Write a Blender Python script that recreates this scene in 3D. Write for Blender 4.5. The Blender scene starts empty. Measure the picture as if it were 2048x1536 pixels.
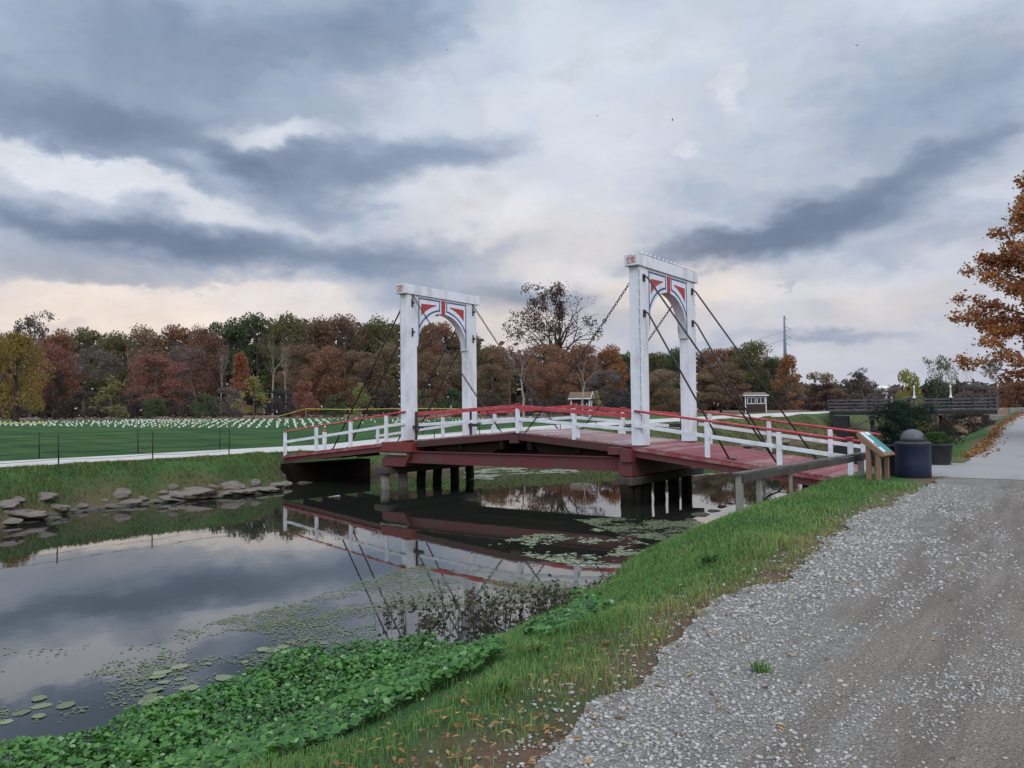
import bpy, bmesh, math, random
import numpy as np
from mathutils import Vector, Matrix

random.seed(7)
RNG = np.random.default_rng(11)
scene = bpy.context.scene
COL = scene.collection
R = math.radians

# ------------------------------------------------------------------ camera
# world: +X towards the near bank along the bridge, +Y along the canal, z = 0 is the water
CAM = Vector((16.687, -22.384, 3.0))
FPX, PITCH, ROLL, YAW = 1565.7, 0.0360, 0.0104, 0.6345      # focal length in pixels of a 2048 wide frame
cam_data = bpy.data.cameras.new("camera")
cam = bpy.data.objects.new("camera", cam_data)
COL.objects.link(cam)
cam_data.sensor_width = 36.0
cam_data.lens = FPX / 2048 * 36
cam_data.clip_end = 9000
cam.matrix_world = (Matrix.Translation(CAM) @ Matrix.Rotation(YAW, 4, 'Z')
                    @ Matrix.Rotation(math.pi / 2 + PITCH, 4, 'X') @ Matrix.Rotation(-ROLL, 4, 'Z'))
scene.camera = cam
FWD = Vector((-math.sin(YAW), math.cos(YAW), 0))
RGT = Vector((math.cos(YAW), math.sin(YAW), 0))


def ray(x, y):
    """world direction of the photograph's pixel (2048 x 1536); used to measure where things stand"""
    X, Y = x - 1024, y - 768
    c, s = math.cos(ROLL), math.sin(ROLL)
    a, b = c * X - s * Y, s * X + c * Y
    fw = FPX * math.cos(PITCH) + b * math.sin(PITCH)
    up = FPX * math.sin(PITCH) - b * math.cos(PITCH)
    return FWD * fw + RGT * a + Vector((0, 0, up))


def at_depth(x, y, D):
    return CAM + ray(x, y) * (D / FPX)


def at_z(x, y, z):
    d = ray(x, y)
    return CAM + d * ((z - CAM.z) / d.z)


# ------------------------------------------------------------------ render settings
scene.render.engine = 'CYCLES'
scene.cycles.use_denoising = True
scene.cycles.max_bounces = 6
scene.cycles.transparent_max_bounces = 4
scene.cycles.caustics_reflective = False
scene.cycles.caustics_refractive = False
scene.view_settings.view_transform = 'Standard'
scene.view_settings.look = 'None'
scene.view_settings.exposure = 0.14
scene.view_settings.gamma = 1.0

# ------------------------------------------------------------------ sun and sky
SUN_DIR = Vector((0.72, -0.45, 0.50)).normalized()            # soft light of an overcast dusk
sun_data = bpy.data.lights.new("sun", 'SUN')
sun_data.energy = 0.8
sun_data.angle = R(25)
sun_data.color = (1.0, 0.93, 0.86)
sun = bpy.data.objects.new("sun", sun_data)
COL.objects.link(sun)
sun.rotation_euler = SUN_DIR.to_track_quat('Z', 'Y').to_euler()


class NT:
    """short hand for building node trees"""
    def __init__(s, tree):
        s.t = tree
        s.n = tree.nodes
        s.l = tree.links

    def set(s, sock, v):
        if isinstance(v, bpy.types.NodeSocket):
            s.l.new(v, sock)
        elif v is not None:
            if sock.type == 'RGBA' and len(v) == 3:
                v = (*v, 1)
            sock.default_value = v

    def add(s, kind, **kw):
        nd = s.n.new(kind)
        for k, v in kw.items():
            setattr(nd, k, v)
        return nd

    def math(s, op, a, b=None, c=None, clamp=False):
        nd = s.add('ShaderNodeMath', operation=op, use_clamp=clamp)
        for i, v in enumerate((a, b, c)):
            if v is not None:
                s.set(nd.inputs[i], v)
        return nd.outputs[0]

    def vmath(s, op, a, b=None, scale=None):
        nd = s.add('ShaderNodeVectorMath', operation=op)
        s.set(nd.inputs[0], a)
        if b is not None:
            s.set(nd.inputs[1], b)
        if scale is not None:
            s.set(nd.inputs['Scale'], scale)
        return nd.outputs['Value'] if op in ('LENGTH', 'DOT_PRODUCT', 'DISTANCE') else nd.outputs['Vector']

    def mix(s, f, a, b, blend='MIX'):
        nd = s.add('ShaderNodeMix', data_type='RGBA', blend_type=blend)
        s.set(nd.inputs[0], f)
        s.set(nd.inputs[6], a)
        s.set(nd.inputs[7], b)
        return nd.outputs[2]

    def maprange(s, v, a, b, c=0.0, d=1.0, smooth=False):
        nd = s.add('ShaderNodeMapRange', interpolation_type='SMOOTHSTEP' if smooth else 'LINEAR')
        for i, q in enumerate((v, a, b, c, d)):
            s.set(nd.inputs[i], q)
        return nd.outputs[0]

    def noise(s, vec=None, scale=1.0, detail=3.0, rough=0.5, lac=2.0, dist=0.0, out=0):
        nd = s.add('ShaderNodeTexNoise')
        if vec is not None:
            s.set(nd.inputs['Vector'], vec)
        nd.inputs['Scale'].default_value = scale
        nd.inputs['Detail'].default_value = detail
        nd.inputs['Roughness'].default_value = rough
        nd.inputs['Lacunarity'].default_value = lac
        nd.inputs['Distortion'].default_value = dist
        return nd.outputs[out]

    def ramp(s, f, stops, interp='LINEAR'):
        nd = s.add('ShaderNodeValToRGB')
        cr = nd.color_ramp
        cr.interpolation = interp
        while len(cr.elements) > 1:
            cr.elements.remove(cr.elements[-1])
        cr.elements[0].position = stops[0][0]
        cr.elements[0].color = (*stops[0][1], 1)
        for p, c in stops[1:]:
            e = cr.elements.new(p)
            e.color = (*c, 1)
        s.set(nd.inputs[0], f)
        return nd.outputs[0]

    def mapping(s, vec, loc=(0, 0, 0), rot=(0, 0, 0), scl=(1, 1, 1), kind='POINT'):
        nd = s.add('ShaderNodeMapping', vector_type=kind)
        s.set(nd.inputs['Vector'], vec)
        nd.inputs['Location'].default_value = loc
        nd.inputs['Rotation'].default_value = rot
        nd.inputs['Scale'].default_value = scl
        return nd.outputs[0]

    def combine(s, x, y, z=0.0):
        nd = s.add('ShaderNodeCombineXYZ')
        for i, v in enumerate((x, y, z)):
            s.set(nd.inputs[i], v)
        return nd.outputs[0]


def build_world():
    w = bpy.data.worlds.new("World")
    scene.world = w
    w.use_nodes = True
    w.node_tree.nodes.clear()
    g = NT(w.node_tree)
    d = g.add('ShaderNodeTexCoord').outputs['Generated']
    # azimuth (right of the canal-side view direction) and elevation of the sky direction
    az = g.math('ARCTAN2', g.vmath('DOT_PRODUCT', d, tuple(RGT)), g.vmath('DOT_PRODUCT', d, tuple(FWD)))
    sep = g.add('ShaderNodeSeparateXYZ')
    g.set(sep.inputs[0], d)
    el = g.math('ARCSINE', sep.outputs[2])
    ae = g.combine(az, el, 0)
    # billowing edges: two scales of domain warp, stretched along the horizon
    st = g.vmath('MULTIPLY', ae, (1.0, 1.9, 1.0))
    w1 = g.vmath('MULTIPLY', g.vmath('SUBTRACT', g.noise(st, 4.5, 4, 0.55, out=1), (0.5, 0.5, 0.5)), (0.24, 0.11, 0))
    w2 = g.vmath('MULTIPLY', g.vmath('SUBTRACT', g.noise(st, 17, 5, 0.62, out=1), (0.5, 0.5, 0.5)), (0.08, 0.045, 0))
    p = g.vmath('ADD', g.vmath('ADD', ae, w1), w2)
    # cloud banks: centre x, y and radii measured on the photograph, weight, tilt in degrees
    blobs = [
        (210, 150, 460, 210, .52, 0), (330, 268, 420, 70, .34, -7), (560, 40, 420, 110, .44, 4), (800, 60, 250, 100, .34, 0),
        (560, 150, 150, 110, .16, 0), (60, 205, 260, 90, .18, 0),
        (60, 300, 260, 42, -.72, -9), (290, 368, 250, 34, -.55, -12), (560, 262, 130, 30, -.5, 5), (400, 315, 90, 24, -.3, 0),
        (250, 470, 430, 62, .60, -3), (100, 545, 330, 45, .42, 0), (520, 515, 420, 52, .55, -3), (840, 512, 260, 34, .36, 4),
        (20, 450, 200, 60, .2, 0),
        (260, 622, 420, 34, -1.1, 1), (520, 605, 120, 26, -.5, 0), (940, 590, 300, 62, .48, 0), (1090, 590, 130, 46, .30, -14),
        (800, 315, 290, 62, .62, 9), (520, 325, 120, 46, .42, 0), (560, 395, 170, 42, .30, 0), (690, 420, 90, 36, .24, 0),
        (320, 355, 120, 40, .3, -10), (690, 215, 90, 60, .18, 0),
        (1120, 180, 300, 230, -.16, 0), (960, 420, 260, 60, -.3, 0),
        (1540, 470, 320, 52, .66, 8), (1390, 505, 190, 40, .44, 8), (1790, 345, 260, 44, .50, 15), (1640, 405, 260, 60, .24, 10),
        (1330, 470, 120, 40, .16, 0), (1900, 190, 420, 190, .27, 8), (1700, 260, 420, 90, .15, 14), (1660, 440, 330, 50, .2, 10),
        (1270, 640, 150, 70, .30, 0), (1650, 672, 160, 18, .30, 0), (1480, 690, 190, 22, .20, 0), (1900, 470, 240, 50, .18, 6),
        (1450, 600, 240, 40, -.28, 0), (1500, 140, 46, 34, -.45, 20), (1380, 285, 40, 16, -.3, 0), (1570, 575, 26, 9, .3, 40),
        (430, 360, 760, 330, .13, 0), (1780, 420, 560, 330, .12, 0), (1000, 300, 900, 420, .05, 0),
        (1100, 560, 260, 34, -.35, 0), (160, 640, 70, 9, .4, 3), (1750, 560, 300, 30, -.12, 4),
    ]
    tot = None
    for x, y, rx, ry, amp, tilt in blobs:
        dv = ray(x, y)
        a0 = math.atan2(dv.dot(RGT), dv.dot(FWD))
        e0 = math.asin(dv.normalized().z)
        k = math.cos(a0) ** 2
        m = g.mapping(p, (a0, e0, 0), (0, 0, R(tilt)), (rx / FPX * k * 1.25, ry / FPX * 1.25 * (0.4 + 0.6 * k), 1), 'TEXTURE')
        ln = g.vmath('LENGTH', m)
        v = g.maprange(ln, 0.05, 1.08, amp, 0.0, True)
        tot = v if tot is None else g.math('ADD', tot, v)
    n1 = g.noise(g.vmath('MULTIPLY', p, (1.0, 1.75, 1.0)), 6.5, 6, 0.52)
    n2 = g.noise(g.vmath('MULTIPLY', ae, (1.0, 2.3, 1.0)), 13.0, 6, 0.56, dist=0.5)
    # thin streaky high layer, drawn out along the horizon
    n3 = g.noise(g.vmath('MULTIPLY', g.mapping(ae, rot=(0, 0, R(-9))), (1.0, 3.8, 1.0)), 5.0, 5, 0.56, dist=0.4)
    tot = g.math('ADD', tot, g.math('MULTIPLY', g.math('SUBTRACT', n1, 0.5), 0.75))
    tot = g.math('ADD', tot, g.math('MULTIPLY', g.math('SUBTRACT', n2, 0.5), 0.42))
    tot = g.math('ADD', tot, g.math('MULTIPLY', g.math('SUBTRACT', n3, 0.5), 0.45))
    n4 = g.noise(g.vmath('MULTIPLY', p, (1.0, 1.7, 1.0)), 22.0, 5, 0.6)
    tot = g.math('ADD', tot, g.math('MULTIPLY', g.math('SUBTRACT', n4, 0.5), 0.32))
    dens = g.math('ADD', g.math('MULTIPLY', tot, 0.80), 0.11)
    bright = g.ramp(g.maprange(el, 0.0, 0.5), [
        (0.0, (.56, .56, .62)), (.20, (.64, .64, .69)), (.36, (.66, .675, .73)), (.60, (.655, .69, .755)), (1.0, (.60, .665, .75))])
    shade = g.ramp(dens, [(0.0, (1, 1, 1)), (.18, (.83, .855, .90)), (.36, (.60, .66, .75)), (.60, (.415, .485, .595)), (.85, (.29, .355, .455)), (1.0, (.24, .30, .395))])
    # dusk glow low in the cloud breaks
    warm = None
    for x, y, rx, ry, amp in ((250, 640, 620, 110, 1.0), (1330, 590, 300, 110, .75), (1020, 660, 260, 120, .8), (1100, 500, 420, 130, .35), (1750, 610, 340, 70, .35)):
        dv = ray(x, y)
        a0 = math.atan2(dv.dot(RGT), dv.dot(FWD))
        ln = g.vmath('LENGTH', g.mapping(p, (a0, math.asin(dv.normalized().z), 0), (0, 0, 0), (rx / FPX, ry / FPX, 1), 'TEXTURE'))
        v = g.maprange(ln, 0.0, 1.1, amp, 0.0, True)
        warm = v if warm is None else g.math('MAXIMUM', warm, v)
    bright = g.mix(warm, bright, (.815, .70, .615))
    cloud = g.mix(1.0, bright, shade, 'MULTIPLY')
    fold = g.math('ADD', g.maprange(n3, .3, .7, -.06, .06), g.math('ADD', g.maprange(n2, .3, .7, -.07, .07), g.maprange(n4, .3, .7, -.04, .04)))
    cloud = g.vmath('SCALE', cloud, scale=g.math('ADD', fold, 1.0))
    # gain added to the unseen sky overhead and behind, to light the scene
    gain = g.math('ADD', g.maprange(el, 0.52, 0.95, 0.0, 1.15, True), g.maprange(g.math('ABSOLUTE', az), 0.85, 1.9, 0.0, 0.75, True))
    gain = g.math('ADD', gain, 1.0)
    nish = g.add('ShaderNodeTexSky', sky_type='NISHITA')
    nish.sun_disc = False
    nish.sun_elevation = math.asin(SUN_DIR.z)
    nish.sun_rotation = math.atan2(SUN_DIR.x, SUN_DIR.y)
    b1 = g.add('ShaderNodeBackground')
    g.set(b1.inputs[0], nish.outputs[0])
    b1.inputs[1].default_value = 0.05
    b2 = g.add('ShaderNodeBackground')
    g.set(b2.inputs[0], cloud)
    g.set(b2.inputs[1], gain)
    mx = g.add('ShaderNodeMixShader')
    mx.inputs[0].default_value = 0.96                          # nearly full cloud cover over the blue sky
    g.l.new(b1.outputs[0], mx.inputs[1])
    g.l.new(b2.outputs[0], mx.inputs[2])
    out = g.add('ShaderNodeOutputWorld')
    g.l.new(mx.outputs[0], out.inputs[0])


build_world()

# ------------------------------------------------------------------ materials


def new_mat(name):
    m = bpy.data.materials.new(name)
    m.use_nodes = True
    m.node_tree.nodes.clear()
    g = NT(m.node_tree)
    b = g.add('ShaderNodeBsdfPrincipled')
    o = g.add('ShaderNodeOutputMaterial')
    g.l.new(b.outputs[0], o.inputs[0])
    return m, g, b


def pos_of(g):
    return g.add('ShaderNodeNewGeometry').outputs['Position']


def bump(g, b, h, dist=0.01, strength=1.0):
    nd = g.add('ShaderNodeBump')
    nd.inputs['Strength'].default_value = strength
    nd.inputs['Distance'].default_value = dist
    g.set(nd.inputs['Height'], h)
    g.l.new(nd.outputs[0], b.inputs['Normal'])


def paint(name, col, worn, amount=0.35, scale=3.0, rough=0.55, stretch=(1, 1, 1), spec=0.3, detail=6):
    """brushed-on paint or plain timber with patches of wear and fine grain"""
    m, g, b = new_mat(name)
    p = g.vmath('MULTIPLY', g.add('ShaderNodeTexCoord').outputs['Object'], stretch)
    n = g.noise(p, scale, detail, 0.65, dist=0.3)
    f = g.maprange(n, 0.62 - amount * 0.55, 0.78 - amount * 0.3, 0, 1, True)
    fine = g.noise(p, scale * 14, 3, 0.6)
    c = g.mix(f, col, worn)
    c = g.mix(g.maprange(fine, 0.3, 0.75, 0.0, 0.45), c, tuple(v * 0.72 for v in col))
    g.set(b.inputs['Base Color'], c)
    b.inputs['Roughness'].default_value = rough
    b.inputs['Specular IOR Level'].default_value = spec
    bump(g, b, g.noise(p, scale * 9, 4, 0.6), 0.006, 0.5)
    return m


M = {}
M['white'] = paint('white_paint', (.66, .68, .73), (.47, .475, .49), .32, 1.5, .6, (1, 1, .45))
M['white_wood'] = paint('white_rail_paint', (.66, .68, .73), (.50, .49, .48), .3, 2.5, .6)
M['red'] = paint('red_paint', (.36, .022, .035), (.27, .035, .04), .4, 3.0, .42, spec=.5)
M['rail_red'] = paint('red_rail_paint', (.40, .03, .045), (.42, .12, .11), .35, 6.0, .45, spec=.45)
M['blue'] = paint('blue_trim_paint', (.035, .085, .24), (.07, .12, .25), .3, 5.0, .5)
M['iron_red'] = paint('red_oxide_paint', (.125, .027, .03), (.095, .045, .04), .45, 1.5, .6)
M['dark_red'] = paint('dark_red_timber', (.085, .022, .023), (.055, .03, .028), .5, 1.5, .7)
M['bright_red'] = paint('bright_red_timber', (.20, .028, .026), (.13, .04, .035), .4, 2.0, .6)
M['deck_edge'] = paint('deck_edge_red', (.23, .045, .05), (.30, .16, .15), .4, 3.0, .65)
M['gray_wood'] = paint('weathered_timber', (.085, .074, .064), (.045, .04, .036), .45, 2.0, .8, (3, .6, 1), spec=.1)
M['rail_wood'] = paint('grey_rail_timber', (.105, .10, .088), (.06, .06, .053), .45, 2.5, .8)
M['rail_dark'] = paint('dark_rail_timber', (.040, .037, .033), (.07, .066, .058), .4, 2.5, .85)
M['pale_post'] = paint('pale_post_timber', (.22, .215, .19), (.14, .13, .11), .4, 3.0, .8)
M['pile'] = paint('wet_pile_timber', (.011, .010, .009), (.02, .018, .016), .4, 3.0, .6, (1, 1, .25), spec=.04)
M['pale_pile'] = paint('pale_pile_timber', (.24, .21, .185), (.12, .11, .09), .4, 3.0, .8, (1, 1, .3))
M['black_iron'] = paint('black_iron', (.012, .012, .014), (.03, .024, .02), .3, 12, .45, spec=.5)
M['under'] = paint('underside_timber', (.018, .011, .010), (.013, .010, .009), .5, 2, .8, spec=.04)  # near-black: shade below the deck is put into this timber's colour
M['sign_wood'] = paint('stained_pine', (.24, .135, .085), (.17, .105, .07), .35, 3.0, .65)
M['barrel_blue'] = paint('dark_blue_barrel', (.006, .012, .038), (.012, .018, .042), .3, 4.0, .5, spec=.4)
M['dome_grey'] = paint('grey_lid', (.065, .072, .088), (.05, .055, .066), .3, 4.0, .45, spec=.5)
M['black_pot'] = paint('charcoal_planter', (.022, .024, .028), (.04, .04, .042), .35, 4.0, .6)
M['booth_brown'] = paint('dark_brown_boards', (.035, .022, .018), (.05, .032, .026), .35, 3.0, .7)
M['shingle'] = paint('tan_shingles', (.17, .105, .068), (.12, .08, .055), .45, 6.0, .8)
M['grey_roof'] = paint('grey_brown_roof', (.16, .12, .09), (.11, .085, .06), .4, 4, .8)
M['dark_glass'] = paint('dark_glass', (.02, .022, .025), (.03, .03, .035), .2, 2, .12, spec=.6)
M['bridge_dark'] = paint('dark_bridge_timber', (.014, .014, .016), (.028, .028, .03), .4, 1.2, .75)
M['bridge_grey'] = paint('grey_bridge_rail', (.095, .10, .11), (.045, .047, .052), .4, 1.5, .75)
M['stone_wall'] = paint('abutment_stone', (.24, .23, .22), (.15, .14, .13), .45, 1.2, .85)
M['steel_pole'] = paint('galvanised_pole', (.12, .16, .21), (.10, .13, .17), .3, .3, .5)
M['yellow_rope'] = paint('yellow_tape', (.50, .42, .10), (.40, .33, .09), .3, 3, .6)
M['bag'] = paint('white_bag', (.80, .80, .76), (.70, .69, .64), .3, 3, .7)
M['fence_black'] = paint('black_fence_steel', (.010, .011, .012), (.016, .015, .014), .3, 6, .5)
M['bulb'] = paint('frosted_bulb', (.75, .74, .70), (.6, .58, .55), .2, 8, .2, spec=.6)
M['house_wall'] = paint('pale_house_wall', (.62, .60, .57), (.5, .48, .45), .3, 1, .8)
M['teal'] = paint('teal_panel', (.045, .22, .22), (.06, .26, .26), .3, 5, .35, spec=.5)
M['panel_white'] = paint('panel_white', (.62, .66, .70), (.5, .56, .6), .3, 7, .35, spec=.5)


def deck_mat(name, red, worn, amt):
    m, g, b = new_mat(name)
    geo = g.add('ShaderNodeNewGeometry')
    p = g.add('ShaderNodeTexCoord').outputs['Object']
    rnd = geo.outputs['Random Per Island']
    n = g.noise(g.vmath('MULTIPLY', p, (9, .9, 1)), 1.3, 6, .65, dist=.4)
    n2 = g.noise(p, .9, 3, .6)
    f = g.math('ADD', g.math('MULTIPLY', rnd, .35), g.math('ADD', n, g.math('MULTIPLY', n2, .5)))
    f = g.maprange(f, 1.12 - amt, 1.45 - amt * .7, 0, 1, True)
    c = g.mix(f, red, worn)
    c = g.mix(g.maprange(g.noise(g.vmath('MULTIPLY', p, (30, 1.5, 1)), 2, 3, .6), .35, .75, 0, .5), c, tuple(v * .6 for v in red))
    g.set(b.inputs['Base Color'], c)
    b.inputs['Roughness'].default_value = .75
    bump(g, b, n, .01, .5)
    return m


M['ramp_deck'] = deck_mat('worn_red_planks', (.20, .042, .05), (.30, .21, .20), .22)
M['leaf_deck'] = deck_mat('faded_planks', (.25, .115, .115), (.36, .30, .285), .42)


def leaf_mat(name='autumn_leaves', trans=.42):
    """foliage tinted by each tree's own colour, with leaf-to-leaf variation"""
    m, g, b = new_mat(name)
    oi = g.add('ShaderNodeObjectInfo')
    rnd = g.add('ShaderNodeNewGeometry').outputs['Random Per Island']
    hs = g.add('ShaderNodeHueSaturation')
    g.set(hs.inputs['Hue'], g.maprange(g.math('FRACT', g.math('MULTIPLY', rnd, 7.31)), 0, 1, .475, .535))
    g.set(hs.inputs['Saturation'], g.maprange(g.math('FRACT', g.math('MULTIPLY', rnd, 3.77)), 0, 1, .75, 1.15))
    g.set(hs.inputs['Value'], g.maprange(rnd, 0, 1, .72, 1.28))
    g.set(hs.inputs['Color'], oi.outputs['Color'])
    g.set(b.inputs['Base Color'], hs.outputs[0])
    b.inputs['Roughness'].default_value = .7
    b.inputs['Specular IOR Level'].default_value = .15
    tr = g.add('ShaderNodeBsdfTranslucent')
    g.set(tr.inputs[0], hs.outputs[0])
    mx = g.add('ShaderNodeMixShader')
    mx.inputs[0].default_value = trans
    g.l.new(b.outputs[0], mx.inputs[1])
    g.l.new(tr.outputs[0], mx.inputs[2])
    g.l.new(mx.outputs[0], g.n['Material Output'].inputs[0])
    return m


M['leaf'] = leaf_mat()


def bark(name, c1, c2):
    m, g, b = new_mat(name)
    p = g.add('ShaderNodeTexCoord').outputs['Object']
    n = g.noise(g.vmath('MULTIPLY', p, (14, 14, 3)), 2, 4, .6)
    g.set(b.inputs['Base Color'], g.mix(n, c1, c2))
    b.inputs['Roughness'].default_value = .85
    return m


M['bark'] = bark('brown_bark', (.055, .042, .035), (.10, .08, .068))
M['bark_dark'] = bark('dark_bark', (.022, .018, .016), (.045, .036, .03))
M['bark_pale'] = bark('pale_bark', (.17, .15, .14), (.32, .29, .27))


def tint_mat(name, stops, rough=.7, trans=.2, spec=.2):
    """small plants and stones coloured by a per-piece value stored on the mesh"""
    m, g, b = new_mat(name)
    a = g.add('ShaderNodeAttribute', attribute_name='tint')
    c = g.ramp(a.outputs['Fac'], stops)
    g.set(b.inputs['Base Color'], c)
    b.inputs['Roughness'].default_value = rough
    b.inputs['Specular IOR Level'].default_value = spec
    if trans:
        tr = g.add('ShaderNodeBsdfTranslucent')
        g.set(tr.inputs[0], c)
        mx = g.add('ShaderNodeMixShader')
        mx.inputs[0].default_value = trans
        g.l.new(b.outputs[0], mx.inputs[1])
        g.l.new(tr.outputs[0], mx.inputs[2])
        g.l.new(mx.outputs[0], g.n['Material Output'].inputs[0])
    return m


M['grass'] = tint_mat('grass_blades', [(0, (.055, .130, .038)), (.35, (.115, .220, .058)), (.62, (.19, .26, .08)), (.82, (.26, .25, .10)), (.93, (.23, .165, .08)), (1, (.30, .23, .12))], .7, .3)
M['bank_grass'] = tint_mat('bank_grass', [(0, (.045, .085, .026)), (.4, (.095, .135, .036)), (.7, (.15, .155, .05)), (.85, (.15, .095, .06)), (1, (.20, .14, .09))])
M['cress'] = tint_mat('broad_leaves', [(0, (.018, .062, .013)), (.4, (.058, .180, .030)), (.75, (.115, .25, .052)), (1, (.24, .35, .16))], .45, .3, .4)
M['weed'] = tint_mat('dry_water_weed', [(0, (.035, .028, .020)), (.5, (.075, .068, .042)), (.8, (.10, .115, .055)), (1, (.16, .15, .09))], .7, .2)
M['duckweed'] = tint_mat('duckweed', [(0, (.080, .100, .050)), (.5, (.145, .175, .088)), (.8, (.20, .225, .14)), (1, (.30, .315, .235))], .5, 0, .4)
M['stones'] = tint_mat('gravel_stones', [(0, (.14, .132, .122)), (.3, (.24, .23, .215)), (.7, (.345, .333, .315)), (.93, (.43, .42, .405)), (1, (.31, .25, .19))], .85, 0, .2)
M['fallen'] = tint_mat('fallen_leaves', [(0, (.10, .045, .022)), (.4, (.22, .11, .045)), (.75, (.36, .20, .07)), (1, (.42, .33, .16))], .75, .2)


def rock_mat():
    m, g, b = new_mat('pale_limestone')
    p = g.add('ShaderNodeTexCoord').outputs['Object']
    oi = g.add('ShaderNodeObjectInfo').outputs['Random']
    n = g.noise(p, 2.2, 6, .65)
    c = g.mix(n, (.06, .05, .040), (.225, .19, .158))
    c = g.mix(g.math('MULTIPLY', oi, .55), c, (.15, .12, .10))
    z = g.add('ShaderNodeSeparateXYZ')
    g.set(z.inputs[0], pos_of(g))
    c = g.mix(g.maprange(z.outputs[2], .02, .16, .75, 0, True), c, (.03, .03, .022))   # wet tide line
    g.set(b.inputs['Base Color'], c)
    b.inputs['Roughness'].default_value = .85
    bump(g, b, g.noise(p, 7, 5, .65), .04, .8)
    return m


M['rock'] = rock_mat()


def water_mat():
    m, g, b = new_mat('still_canal_water')
    b.inputs['Base Color'].default_value = (.016, .018, .014, 1)
    b.inputs['Roughness'].default_value = .015
    b.inputs['IOR'].default_value = 2.1
    b.inputs['Specular IOR Level'].default_value = .5
    p = pos_of(g)
    h = g.math('ADD', g.noise(g.vmath('MULTIPLY', p, (1, .7, 1)), 2.3, 2, .5), g.math('MULTIPLY', g.noise(p, 9, 2, .5), .18))
    bump(g, b, h, .0032, .22)
    return m


M['water'] = water_mat()


def ground_mat():
    m, g, b = new_mat('lawn_and_soil')
    p = pos_of(g)
    soil = g.add('ShaderNodeAttribute', attribute_name='soil').outputs['Fac']
    n = g.noise(p, .35, 5, .6)
    n2 = g.noise(g.vmath('MULTIPLY', p, (1, 1, 3)), 9, 5, .7)
    n3 = g.noise(g.mapping(p, rot=(0, 0, YAW), scl=(.06, .55, 1)), 1.0, 3, .5)          # mown bands
    grass = g.mix(g.maprange(n, .3, .7), (.032, .090, .026), (.075, .140, .042))
    grass = g.mix(g.maprange(n3, .42, .62, 0, .6, True), grass, (.020, .068, .022))
    grass = g.mix(g.maprange(n2, .55, .8, 0, .5), grass, (.10, .115, .045))
    grass = g.mix(g.maprange(g.noise(g.mapping(p, rot=(0, 0, YAW), scl=(.09, .3, 1)), 1.0, 4, .6), .56, .74, 0, .55, True), grass, (.105, .115, .05))
    lx = g.add('ShaderNodeSeparateXYZ')
    g.set(lx.inputs[0], p)
    grass = g.mix(g.maprange(lx.outputs[0], -18.5, -20, 0, 1), grass, g.mix(.25, grass, (.004, .020, .008)))   # the mown lawn is a darker turf than the banks
    earth = g.mix(g.noise(p, 3.0, 6, .65), (.085, .055, .040), (.215, .135, .095))
    earth = g.mix(g.maprange(n2, .5, .75, 0, .7), earth, (.075, .085, .032))
    g.set(b.inputs['Base Color'], g.mix(soil, grass, earth))
    b.inputs['Roughness'].default_value = .9
    b.inputs['Specular IOR Level'].default_value = .1
    bump(g, b, g.math('ADD', n2, g.noise(p, 40, 4, .7)), .05, .9)
    return m


M['ground'] = ground_mat()


def gravel_mat():
    m, g, b = new_mat('crushed_gravel')
    p = pos_of(g)
    v = g.add('ShaderNodeTexVoronoi')
    g.set(v.inputs['Vector'], g.vmath('ADD', p, g.vmath('SCALE', g.noise(p, 30, 2, .5, out=1), scale=.03)))
    v.inputs['Scale'].default_value = 46
    v2 = g.add('ShaderNodeTexVoronoi')
    g.set(v2.inputs['Vector'], p)
    v2.inputs['Scale'].default_value = 95
    big = g.noise(g.mapping(p, rot=(0, 0, R(-2)), scl=(1.6, .14, 1)), 1.6, 6, .65)       # wheel-worn strips
    patch = g.noise(p, 1.4, 5, .65)
    s = g.add('ShaderNodeSeparateColor')
    g.set(s.inputs[0], v.outputs['Color'])
    stone = g.ramp(s.outputs[0], [(0, (.165, .155, .143)), (.4, (.275, .263, .245)), (.8, (.36, .348, .33)), (1, (.43, .42, .405))])
    s2 = g.add('ShaderNodeSeparateColor')
    g.set(s2.inputs[0], v2.outputs['Color'])
    dust = g.mix(s2.outputs[1], (.235, .198, .162), (.305, .268, .226))
    sx_ = g.add('ShaderNodeSeparateXYZ')
    g.set(sx_.inputs[0], p)
    worn = g.maprange(sx_.outputs[0], 14.3, 16.4, -.13, .24)                   # the trodden middle is dusty, the verge is loose stone
    f = g.maprange(g.math('ADD', worn, g.math('ADD', g.math('MULTIPLY', big, .7), g.math('MULTIPLY', patch, .5))), .47, .68, .10, .95, True)
    tr_ = g.noise(g.mapping(p, rot=(0, 0, R(-2)), scl=(5.5, .55, 1)), 1.0, 5, .62)
    dust = g.mix(g.maprange(tr_, .40, .62, 0, 1, True), (.185, .157, .130), dust)
    dust = g.mix(g.maprange(tr_, .60, .74, 0, .8, True), dust, (.33, .31, .285))
    c = g.mix(f, stone, dust)
    c = g.mix(g.maprange(v.outputs['Distance'], .35, .75, 0, .5), c, (.09, .08, .07))
    g.set(b.inputs['Base Color'], c)
    b.inputs['Roughness'].default_value = .9
    b.inputs['Specular IOR Level'].default_value = .2
    h = g.math('SUBTRACT', g.noise(p, 5, 3, .5), g.math('MULTIPLY', v.outputs['Distance'], 1.2))
    c2 = g.mix(g.maprange(g.noise(p, 60, 4, .7), .35, .7, 0, .55), c, (.11, .098, .086))
    g.set(b.inputs['Base Color'], c2)
    bump(g, b, g.math('SUBTRACT', h, g.math('MULTIPLY', v2.outputs['Distance'], .5)), .018, 1.0)
    return m


M['gravel'] = gravel_mat()


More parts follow.
